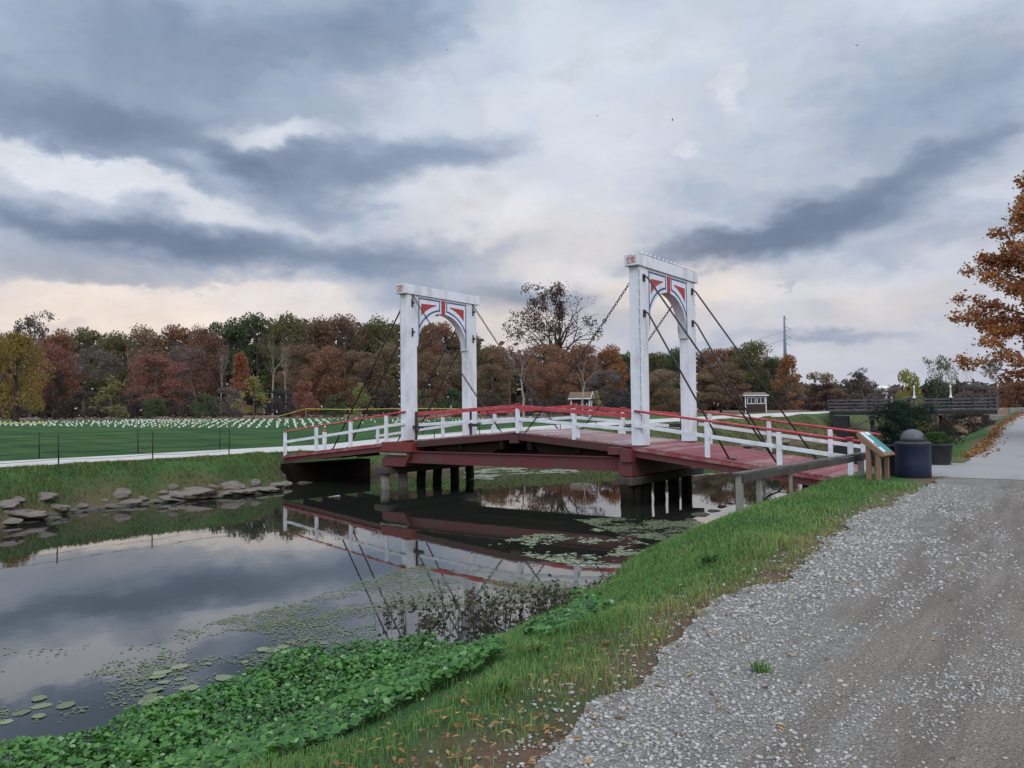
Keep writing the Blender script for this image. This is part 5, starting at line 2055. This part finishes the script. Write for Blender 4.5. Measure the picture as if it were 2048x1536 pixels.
# broad-leaved green mat at the water's edge
rng = np.random.default_rng(81)
N = 170000
X, Y = rng.uniform(6.5, 13, N), rng.uniform(-21.5, -10, N)
px, py, D = project(np.stack([X, Y, np.maximum(ground_z(X, Y), 0) + .12], 1))
px = px + (fbm(X * 2.2, Y * 2.2, 61) - .5) * 110
py = py + (fbm(X * 2.2 + 9, Y * 2.2, 62) - .5) * 44
k = poly_mask(px, py, MAT) & (D > 3)
extra = poly_mask(px, py, [(1050, 1230), (1100, 1195), (1180, 1185), (1240, 1190), (1180, 1235), (1100, 1262)])
k = k & (rng.uniform(size=N) < .75) | extra & (rng.uniform(size=N) < .5)
X, Y = X[k], Y[k]
mound = fbm(X * 1.7, Y * 1.7, 64)
Z = np.maximum(ground_z(X, Y), 0) + .02 + .17 * mound * rng.uniform(.35, 1, len(X))
nr = np.stack([rng.normal(size=len(X)) * .5, rng.normal(size=len(X)) * .5, np.ones(len(X))], 1)
r = rng.uniform(.012, .038, len(X)) * (.7 + .6 * mound)
V, F = hexes(np.stack([X, Y, Z], 1), r, nr, rng, 6, .8)
tn = np.clip(.32 + rng.normal(size=len(X)) * .2 + (mound - .5) * .5, 0, 1)
tn = np.where(rng.uniform(size=len(X)) < .03, .97, tn)
o = np_mesh('broadleaf_mat', V, F, M['cress'], None, np.repeat(tn, 6))
tag(o, 'mat of bright green broad leaves spreading from the near bank over the water', 'water plants', None, 'stuff')

# dry brown weeds standing in the shallows
rng = np.random.default_rng(91)
N = 5200
X, Y = rng.uniform(6.5, 12, N), rng.uniform(-17, -8.5, N)
px, py, D = project(np.stack([X, Y, np.zeros(N)], 1))
k = poly_mask(px, py, [(730, 1238), (800, 1205), (1000, 1215), (1130, 1196), (1230, 1150), (1225, 1190), (1150, 1238), (1060, 1272), (900, 1278), (800, 1262)])
dens = fbm(X * 2.4, Y * 2.4, 92)
k &= rng.uniform(size=N) < np.clip((dens - .30) * 3.2, 0, 1) * np.where(px < 850, .35, 1)
X, Y, px = X[k], Y[k], px[k]
LV, LF, LT, nv = [], [], [], 0
for x, y, q in zip(X, Y, px):
    h = rng.uniform(.10, .42) * (1.15 if 880 < q < 1150 else .6)
    a = rng.uniform(0, 6.28)
    ln = rng.uniform(.05, .5) * h
    tip = np.array([x + ln * math.cos(a), y + ln * math.sin(a), h])
    base = np.array([x, y, -.05])
    sd = np.array([-math.sin(a), math.cos(a), 0]) * .005
    tt = rng.uniform(0, .6)
    LV += [base - sd, base + sd, tip + sd * .6, tip - sd * .6]
    LF.append((nv, nv + 1, nv + 2, nv + 3)); nv += 4
    LT += [tt * .6] * 4
    for e in range(int(rng.integers(2, 6))):
        t = rng.uniform(.35, 1)
        c = base + (tip - base) * t
        b = rng.uniform(0, 6.28)
        L = rng.uniform(.04, .11)
        dr = np.array([math.cos(b), math.sin(b), rng.uniform(-1.1, .3)])
        dr /= np.linalg.norm(dr)
        s2 = np.cross(dr, np.array([rng.normal(), rng.normal(), .3]))
        s2 = s2 / np.linalg.norm(s2) * L * .30
        LV += [c, c + dr * L * .5 + s2, c + dr * L, c + dr * L * .5 - s2]
        LF.append((nv, nv + 1, nv + 2, nv + 3)); nv += 4
        LT += [float(np.clip(rng.normal(.4, .25), 0, 1))] * 4
o = np_mesh('water_weeds', np.array(LV), np.array(LF), M['weed'], None, np.array(LT))
tag(o, 'dry brown weeds with drooping leaves standing in the shallow water', 'water plants', None, 'stuff')

# duckweed film and floating pads
rng = np.random.default_rng(101)
PC, PR, PT = [], [], []


def float_patch(poly, n, r0, r1, thr, seed, t0, t1, sc=1.6, box=(2, 12, -21, 45)):
    X, Y = rng.uniform(box[0], box[1], n), rng.uniform(box[2], box[3], n)
    px, py, D = project(np.stack([X, Y, np.zeros(n)], 1))
    d = fbm(X * sc, Y * sc * .8, seed, 5)
    k = poly_mask(px + (d - .5) * 40, py + (d - .5) * 16, poly) & (D > 2)
    e = fbm(X * sc * 4, Y * sc * 4, seed + 7, 3)
    k &= (d * .75 + e * .25) > thr + rng.uniform(-.07, .07, n)
    m = int(k.sum())
    PC.append(np.stack([X[k], Y[k], rng.uniform(.004, .012, m)], 1))
    PR.append(rng.uniform(r0, r1, m))
    PT.append(np.clip(rng.uniform(t0, t1, m) + (e[k] - .5) * .3, 0, 1))


float_patch([(360, 1262), (480, 1232), (620, 1195), (740, 1158), (840, 1136), (960, 1140), (1100, 1165), (1210, 1158), (1190, 1190), (1000, 1212), (820, 1222), (700, 1240), (520, 1262)], 170000, .006, .016, .55, 3, .15, .5, .9, (3, 11, -17.5, -8))
float_patch([(560, 1240), (760, 1230), (760, 1275), (640, 1300), (480, 1345), (330, 1400), (150, 1440), (0, 1480), (-60, 1400), (160, 1340), (380, 1290)], 90000, .008, .022, .565, 9, .05, .45, 1.3, (2, 11, -21.5, -10))
float_patch([(-20, 1300), (200, 1290), (420, 1240), (620, 1190), (640, 1220), (480, 1260), (280, 1320), (0, 1390)], 26000, .010, .028, .63, 15, .1, .5, 1.5, (-2, 9, -21.5, -10))
float_patch([(980, 1092), (1060, 1070), (1200, 1060), (1300, 1090), (1330, 1100), (1270, 1150), (1130, 1130), (1010, 1105)], 60000, .016, .045, .57, 21, .35, .95, 1.5, (3, 10, -13, 0))
float_patch([(1150, 1040), (1270, 1038), (1400, 1040), (1420, 1052), (1340, 1085), (1260, 1075)], 50000, .014, .036, .52, 27, .05, .5, 1.2, (4, 10, -6, 3))
float_patch([(930, 938), (1150, 938), (1160, 946), (1010, 952), (960, 975), (940, 972)], 34000, .04, .11, .52, 33, .55, 1.0, .9, (-9, 4, 5, 22))
# leaf pads, larger and sparser
float_patch([(-40, 1420), (160, 1380), (380, 1320), (640, 1270), (740, 1260), (640, 1300), (480, 1350), (330, 1400), (150, 1440), (-40, 1500)], 900, .05, .12, .42, 41, .1, .7, 1.1, (3, 11, -21.5, -10))
C = np.concatenate(PC)
r = np.concatenate(PR)
nr = np.tile(np.array([0, 0, 1.0]), (len(C), 1)) + rng.normal(size=(len(C), 3)) * .02
V, F = hexes(C, r, nr, rng, 7, .85)
V[:, 2] = np.maximum(V[:, 2], .003)
o = np_mesh('floating_duckweed', V, F, M['duckweed'], None, np.repeat(np.concatenate(PT), 7))
tag(o, 'pale green duckweed and floating pads on the canal water', 'duckweed', None, 'stuff')

# loose gravel on the path and its spill into the grass
rng = np.random.default_rng(111)
N = 210000
X, Y = rng.uniform(13.0, 19.5, N), rng.uniform(-20.6, -3, N)
D = (X - CAM.x) * FWD.x + (Y - CAM.y) * FWD.y
inn = X - (interp(Y, PATH_N) + ragged(Y))
pt = fbm(X * 1.2, Y * .5, 113)
prob = np.clip((4.6 / np.maximum(D, 2.5)) ** 1.7, .03, 1) * np.clip(1.35 - inn * .52 + (pt - .5) * 1.7, .07, 1)
prob *= np.where(inn < 0, np.clip(.45 + inn * .75, 0, 1) * .6, 1)
clump = np.clip((fbm(X * 3.2, Y * .9, 117) - .44) * 6, .12, 1.6)
prob *= np.where(inn > .9, clump, 1)
k = (rng.uniform(size=N) < prob) & (D > 2.6) & (inn > -.55)
X, Y, D, inn = X[k], Y[k], D[k], inn[k]
n = len(X)
r = rng.gamma(2.2, .0036, n) + .003
r = np.minimum(r * .85, .018) * np.clip(1.05 - inn * .14, .5, 1.05) * np.clip(D / 6, .9, 1.5)
bm = bmesh.new()
bmesh.ops.create_icosphere(bm, subdivisions=1, radius=1)
bv = np.array([v.co[:] for v in bm.verts])
bf = np.array([[v.index for v in f.verts] for f in bm.faces])
bm.free()
sc3 = r[:, None] * np.stack([rng.uniform(.8, 1.5, n), rng.uniform(.65, 1.1, n), rng.uniform(.45, .85, n)], 1)
V = bv[None] * rng.uniform(.72, 1.2, (n, len(bv), 1)) * sc3[:, None, :]
a = rng.uniform(0, 2 * np.pi, n)
ca, sa = np.cos(a)[:, None], np.sin(a)[:, None]
V = np.stack([V[..., 0] * ca - V[..., 1] * sa, V[..., 0] * sa + V[..., 1] * ca, V[..., 2]], -1)
V += np.stack([X, Y, ground_z(X, Y) + np.where(inn > 0, .022, .004) + r * .25], 1)[:, None, :]
F = (bf[None] + (np.arange(n) * len(bv))[:, None, None]).reshape(-1, 3)
tn = np.clip(rng.beta(2.4, 2.0, n), 0, .95)
tn = np.where(rng.uniform(size=n) < .02, 1.0, tn)
o = np_mesh('loose_gravel', V.reshape(-1, 3), F, M['stones'], None, np.repeat(tn, len(bv)))
tag(o, 'loose pale grey gravel stones on the path', 'gravel', None, 'stuff')

# fallen leaves along the gravel edge and in the grass
rng = np.random.default_rng(121)
n = 1500
Y = -20.3 + 16.3 * rng.uniform(0, 1, n) ** 2.2
X = interp(Y, PATH_N) + ragged(Y) + rng.normal(-.35, .45, n)
far_ = rng.uniform(size=n) < .12
X = np.where(far_, rng.uniform(13.5, 18, n), X)
Z = ground_z(X, Y) + .03
LV, LF, LT = [], [], []
for i in range(n):
    L = rng.uniform(.016, .042)
    a = rng.uniform(0, 6.28)
    d = np.array([math.cos(a), math.sin(a), rng.uniform(-.12, .15)])
    s2 = np.cross(d, [0, 0, 1]) * L * rng.uniform(.2, .4)
    c = np.array([X[i], Y[i], Z[i]])
    up = np.array([0, 0, L * rng.uniform(.05, .25)])
    k = len(LV)
    LV += [c - d * L, c + s2 + up, c + d * L, c - s2 + up * .6, c - up * .1]
    LF += [(k, k + 4, k + 1), (k + 4, k + 2, k + 1), (k, k + 3, k + 4), (k + 4, k + 3, k + 2)]
    LT += [float(np.clip(rng.normal(.5, .28), 0, 1))] * 5
o = np_mesh('fallen_leaves', np.array(LV), np.array(LF), M['fallen'], None, np.array(LT))
tag(o, 'scattered brown and tan fallen leaves along the gravel edge', 'fallen leaves', None, 'stuff')

# orange leaf litter along the path farther on
rng = np.random.default_rng(122)
n = 3000
Y = rng.uniform(8, 52, n)
X = interp(Y, PATH_N) + .1 + np.abs(rng.normal(0, .30, n)) - .35
C = np.stack([X, Y, ground_z(X, Y) + .045], 1)
V, F = hexes(C, rng.uniform(.04, .09, n), np.stack([rng.normal(size=n) * .4, rng.normal(size=n) * .4, np.ones(n)], 1), rng, 5, .7)
o = np_mesh('leaf_litter', V, F, M['fallen'], None, np.repeat(np.clip(rng.normal(.42, .14, n), 0, 1), 5))
tag(o, 'orange drift of fallen leaves along the edge of the paved path', 'fallen leaves', None, 'stuff')

# weed tufts in the gravel and broad weeds in the near grass
def weed_tuft(x, y, s, label, name, tone, seed):
    rng = np.random.default_rng(seed)
    n = 46
    a = rng.uniform(0, 6.28, n)
    rr = rng.uniform(0, .05, n) * s
    o = blades(name, x + rr * np.cos(a), y + rr * np.sin(a), np.full(n, gz1(x, y) + .01), rng.uniform(.05, .13, n) * s, np.full(n, .012 * s), np.clip(rng.normal(tone, .12, n), 0, 1), M['grass'], rng, 1.3)
    tag(o, label, 'weed', 'green weeds by the gravel edge')


q = at_z(1523, 1345, 1.32)
weed_tuft(q.x, q.y, 1.0, 'small flat green weed alone in the gravel path', 'weed_tuft', .3, 1)
q = at_z(1005, 1402, 1.25)
weed_tuft(q.x, q.y, 1.3, 'leafy green weed at the gravel edge, nearest the camera', 'weed_tuft', .35, 2)
q = at_z(1075, 1325, 1.1)
weed_tuft(q.x, q.y, 1.2, 'taller pale green weed standing in the near grass', 'weed_tuft', .5, 3)
q = at_z(1420, 1140, 1.2)
weed_tuft(q.x, q.y, 1.7, 'dark green weed clump in the grass beside the gravel bend', 'weed_tuft', .1, 4)

# rocks
ROCKS = []
for sd in range(6):
    rng = np.random.default_rng(200 + sd)
    bm = bmesh.new()
    bmesh.ops.create_icosphere(bm, subdivisions=3, radius=1)
    planes = [(Vector(rand_dirs(1, rng)[0]), rng.uniform(.55, .85)) for _ in range(9)]
    for v in bm.verts:
        c = v.co.copy()
        for nrm, dd in planes:
            t = c.dot(nrm)
            if t > dd:
                c -= nrm * (t - dd) * .92
        v.co = c * (1 + .05 * float(rng.normal()))
    me = bpy.data.meshes.new('rock')
    bm.to_mesh(me)
    bm.free()
    me.materials.append(M['rock'])
    ROCKS.append(me)
ORD = ['first', 'second', 'third', 'fourth', 'fifth', 'sixth', 'seventh', 'eighth', 'ninth', 'tenth', 'eleventh', 'twelfth', 'thirteenth', 'fourteenth', 'fifteenth', 'sixteenth', 'seventeenth', 'eighteenth',
       'nineteenth', 'twentieth', 'twenty-first', 'twenty-second', 'twenty-third', 'twenty-fourth', 'twenty-fifth', 'twenty-sixth', 'twenty-seventh', 'twenty-eighth', 'twenty-ninth', 'thirtieth', 'thirty-first', 'thirty-second', 'thirty-third', 'thirty-fourth', 'thirty-fifth', 'thirty-sixth', 'thirty-seventh', 'thirty-eighth', 'thirty-ninth', 'fortieth', 'forty-first', 'forty-second', 'forty-third', 'forty-fourth'] + ['%s-%s' % (t, u) if u else {'fifty': 'fiftieth', 'sixty': 'sixtieth'}[t] for t, us in (('forty', ('fifth', 'sixth', 'seventh', 'eighth', 'ninth')), ('fifty', ('', 'first', 'second', 'third', 'fourth', 'fifth', 'sixth', 'seventh', 'eighth', 'ninth')), ('sixty', ('', 'first', 'second', 'third', 'fourth', 'fifth', 'sixth', 'seventh', 'eighth', 'ninth'))) for u in us]
rng = np.random.default_rng(131)


def rock(px_, py_, w, h, zc, label, group, k):
    d = ray(px_, py_) / FPX
    D = 14.0
    while D < 90 and (CAM + d * D).z > max(gz1((CAM + d * D).x, (CAM + d * D).y), .0):
        D += .06
    p = CAM + d * D
    o = bpy.data.objects.new('rock', ROCKS[k % 6])
    COL.objects.link(o)
    ww, hh = w / FPX * D / 2, h / FPX * D / 2
    o.location = p
    o.scale = (ww * 1.25, ww * rng.uniform(.75, 1.0), hh * 1.25)
    o.location.z -= hh * .35
    o.rotation_euler = (rng.uniform(-.15, .15), rng.uniform(-.15, .15), YAW + rng.uniform(-.3, .3))
    tag(o, label, 'rock', group)


far_rocks = sorted([(88, 992, 48, 20, .28), (8, 1006, 62, 26, .22), (36, 1024, 92, 22, .12), (112, 1013, 44, 20, .16), (30, 998, 32, 15, .34), (236, 986, 40, 22, .22), (206, 1000, 20, 14, .1), (257, 1002, 44, 14, .08),
                    (342, 972, 22, 13, .42), (324, 983, 22, 12, .26), (328, 994, 30, 15, .12), (357, 986, 52, 18, .2), (392, 982, 72, 22, .2), (460, 969, 50, 22, .26), (424, 972, 26, 12, .34), (474, 981, 62, 12, .1),
                    (505, 964, 26, 16, .28), (522, 977, 58, 12, .08), (20, 1046, 22, 8, 0), (52, 1036, 29, 8, 0), (76, 1030, 36, 8, 0), (102, 1028, 22, 8, 0), (130, 1026, 29, 8, 0), (150, 1024, 36, 8, 0), (196, 1014, 22, 8, 0), (214, 1012, 29, 8, 0), (246, 1008, 36, 8, 0), (264, 1006, 22, 8, 0), (296, 1004, 29, 8, 0), (316, 1001, 36, 8, 0), (338, 1000, 22, 8, 0), (368, 996, 29, 8, 0), (398, 992, 36, 8, 0), (432, 988, 22, 8, 0), (450, 986, 29, 8, 0), (466, 987, 36, 8, 0), (488, 984, 22, 8, 0), (514, 982, 29, 8, 0), (546, 968, 40, 12, 0), (566, 966, 30, 11, 0), (536, 975, 30, 9, 0), (494, 978, 16, 12, .12), (584, 952, 46, 38, .25), (610, 966, 30, 12, .06), (160, 1010, 26, 11, .10), (286, 996, 20, 10, .14), (66, 1044, 40, 10, .05),
                    (140, 1020, 30, 9, .06), (303, 1003, 22, 8, .05), (12, 1040, 60, 9, 0), (92, 1036, 50, 8, 0), (180, 1018, 50, 9, 0), (226, 1011, 54, 8, 0), (276, 1006, 44, 8, 0), (352, 1000, 50, 9, 0), (415, 991, 52, 8, 0), (500, 985, 46, 8, 0), (376, 992, 40, 9, 0), (440, 990, 26, 8, .04), (552, 972, 26, 10, .1)])
for k, (x, y, w, h, z) in enumerate(far_rocks):
    sz_ = 'broad pale' if w > 45 else ('small pale' if w < 27 else 'medium pale')
    if (x, y) == (584, 952):
        sz_ = 'big tilted'
    rock(x, y, w, h, z, '%s rock on the far bank, %s rock counted from the left edge' % (sz_, ORD[k]), 'pale rocks along the far waterline', k)
near_rocks = [(1402, 1030, 34, 13), (1428, 1022, 24, 11), (1446, 1014, 20, 10), (1460, 1008, 16, 9), (1380, 1040, 20, 9)]
for k, (x, y, w, h) in enumerate(sorted(near_rocks)):
    rock(x, y, w, h, .06, 'small pale rock at the near waterline beside the piles, %s from the left' % ORD[k], 'small rocks on the near waterline', k + 2)
for k, (x, y, w, h) in enumerate(sorted([(1330, 912, 40, 10), (1400, 905, 34, 10), (1446, 896, 40, 12), (1492, 890, 36, 12), (1530, 884, 34, 11), (1566, 882, 28, 9), (1240, 922, 36, 9)])):
    rock(x, y, w, h, .2, 'grey rock on the far bank behind the near ramp railing, %s from the left' % ORD[k], 'rocks on the far bank behind the bridge', k + 1)

# dead branch lying at the water's edge
q0 = at_z(1530, 998, .55)
br_ = MB()
pts = [(1526, 1000, .40), (1540, 990, .5), (1556, 984, .6), (1566, 974, .8), (1570, 962, 1.0)]
P3 = [at_z(x, y, z) for x, y, z in pts]
br_.tube(P3, [.03, .028, .024, .018, .008], 6)
br_.tube([P3[2], at_z(1572, 985, .55), at_z(1590, 982, .5)], [.016, .012, .005], 5)
br_.tube([P3[1], at_z(1548, 976, .75)], [.012, .004], 5)
tag(br_.build('dead_branch', M['bark_dark']), 'dead forked branch at the water edge under the guard rail', 'branch')

# someone walking on the lawn far behind the bridge
fp = at_depth(1063, 832, 92)
fz = gz1(fp.x, fp.y)
man = empty('person', (fp.x, fp.y, fz), YAW + .4, 'distant person in dark clothes walking on the lawn, behind the bridge rail', 'person')
me = bpy.data.meshes.new('body')
J = {'pelvis': (0, 0, .93), 'waist': (0, .0, 1.08), 'chest': (0, .02, 1.32), 'neck': (0, .02, 1.50), 'head': (0, .04, 1.60), 'crown': (0, .04, 1.72),
     'hl': (-.10, 0, .90), 'kl': (-.13, .10, .50), 'al': (-.14, .06, .09), 'tl': (-.14, .20, .04), 'hr': (.10, 0, .90), 'kr': (.13, .0, .48), 'ar': (.14, -.16, .10), 'tr': (.14, -.04, .04),
     'sl': (-.19, .02, 1.42), 'el': (-.26, -.02, 1.14), 'wl': (-.26, .10, .90), 'fl': (-.25, .13, .82), 'sr': (.19, .02, 1.42), 'er': (.26, -.02, 1.14), 'wr': (.26, .08, .90), 'fr': (.25, .11, .82)}
RAD = {'pelvis': .145, 'waist': .135, 'chest': .16, 'neck': .06, 'head': .095, 'crown': .07, 'hl': .095, 'kl': .065, 'al': .045, 'tl': .04, 'hr': .095, 'kr': .065, 'ar': .045, 'tr': .04, 'sl': .07, 'el': .05, 'wl': .035, 'fl': .035, 'sr': .07, 'er': .05, 'wr': .035, 'fr': .035}
E2 = [('pelvis', 'waist'), ('waist', 'chest'), ('chest', 'neck'), ('neck', 'head'), ('head', 'crown'), ('pelvis', 'hl'), ('hl', 'kl'), ('kl', 'al'), ('al', 'tl'), ('pelvis', 'hr'), ('hr', 'kr'), ('kr', 'ar'), ('ar', 'tr'),
      ('chest', 'sl'), ('sl', 'el'), ('el', 'wl'), ('wl', 'fl'), ('chest', 'sr'), ('sr', 'er'), ('er', 'wr'), ('wr', 'fr')]
names = list(J)
me.from_pydata([J[n_] for n_ in names], [(names.index(a), names.index(b)) for a, b in E2], [])
bo = link_mesh('body', me, paint('dark_clothes', (.03, .035, .05), (.045, .05, .065), .3, 4, .8), man)
bo.modifiers.new('skin', 'SKIN')
for i, n_ in enumerate(names):
    me.skin_vertices[0].data[i].radius = (RAD[n_], RAD[n_])
me.skin_vertices[0].data[0].use_root = True
sd_ = bo.modifiers.new('smooth', 'SUBSURF')
sd_.levels = sd_.render_levels = 2
hm = MB()
hm.lathe((0, .035, 1.62), [(.098, 0), (.106, .04), (.098, .09), (.06, .125), (.005, .14)], 12)
hm.build('hair', M['bark_dark'], man)

# a few birds far up
for k, (x, y, lb) in enumerate(((893, 100, 'small dark bird under the dark cloud left of centre'), (1195, 232, 'small dark bird in the bright cloud between the portals'), (1345, 240, 'small dark bird in the bright cloud above the near portal'), (1714, 91, 'small dark bird high in the grey cloud on the right'))):
    p = at_depth(x, y, 120)
    mb = MB()
    mb.tube([(0, -.16, 0), (0, -.05, .01), (0, .08, .01), (0, .17, .02)], [.015, .045, .04, .012], 6)
    for s in (-1, 1):
        mb.raw([(0, -.05, .02), (0, .07, .02), (s * .17, .08, .10), (s * .34, -.02, .04), (s * .17, -.05, .09)], [(0, 1, 2, 4), (4, 2, 3)])
    o = mb.build('bird', M['black_iron'])
    o.location = p
    o.rotation_euler = (.2, .3 * (-1) ** k, 1.1 * k)
    tag(o, lb, 'bird', 'birds in the sky')
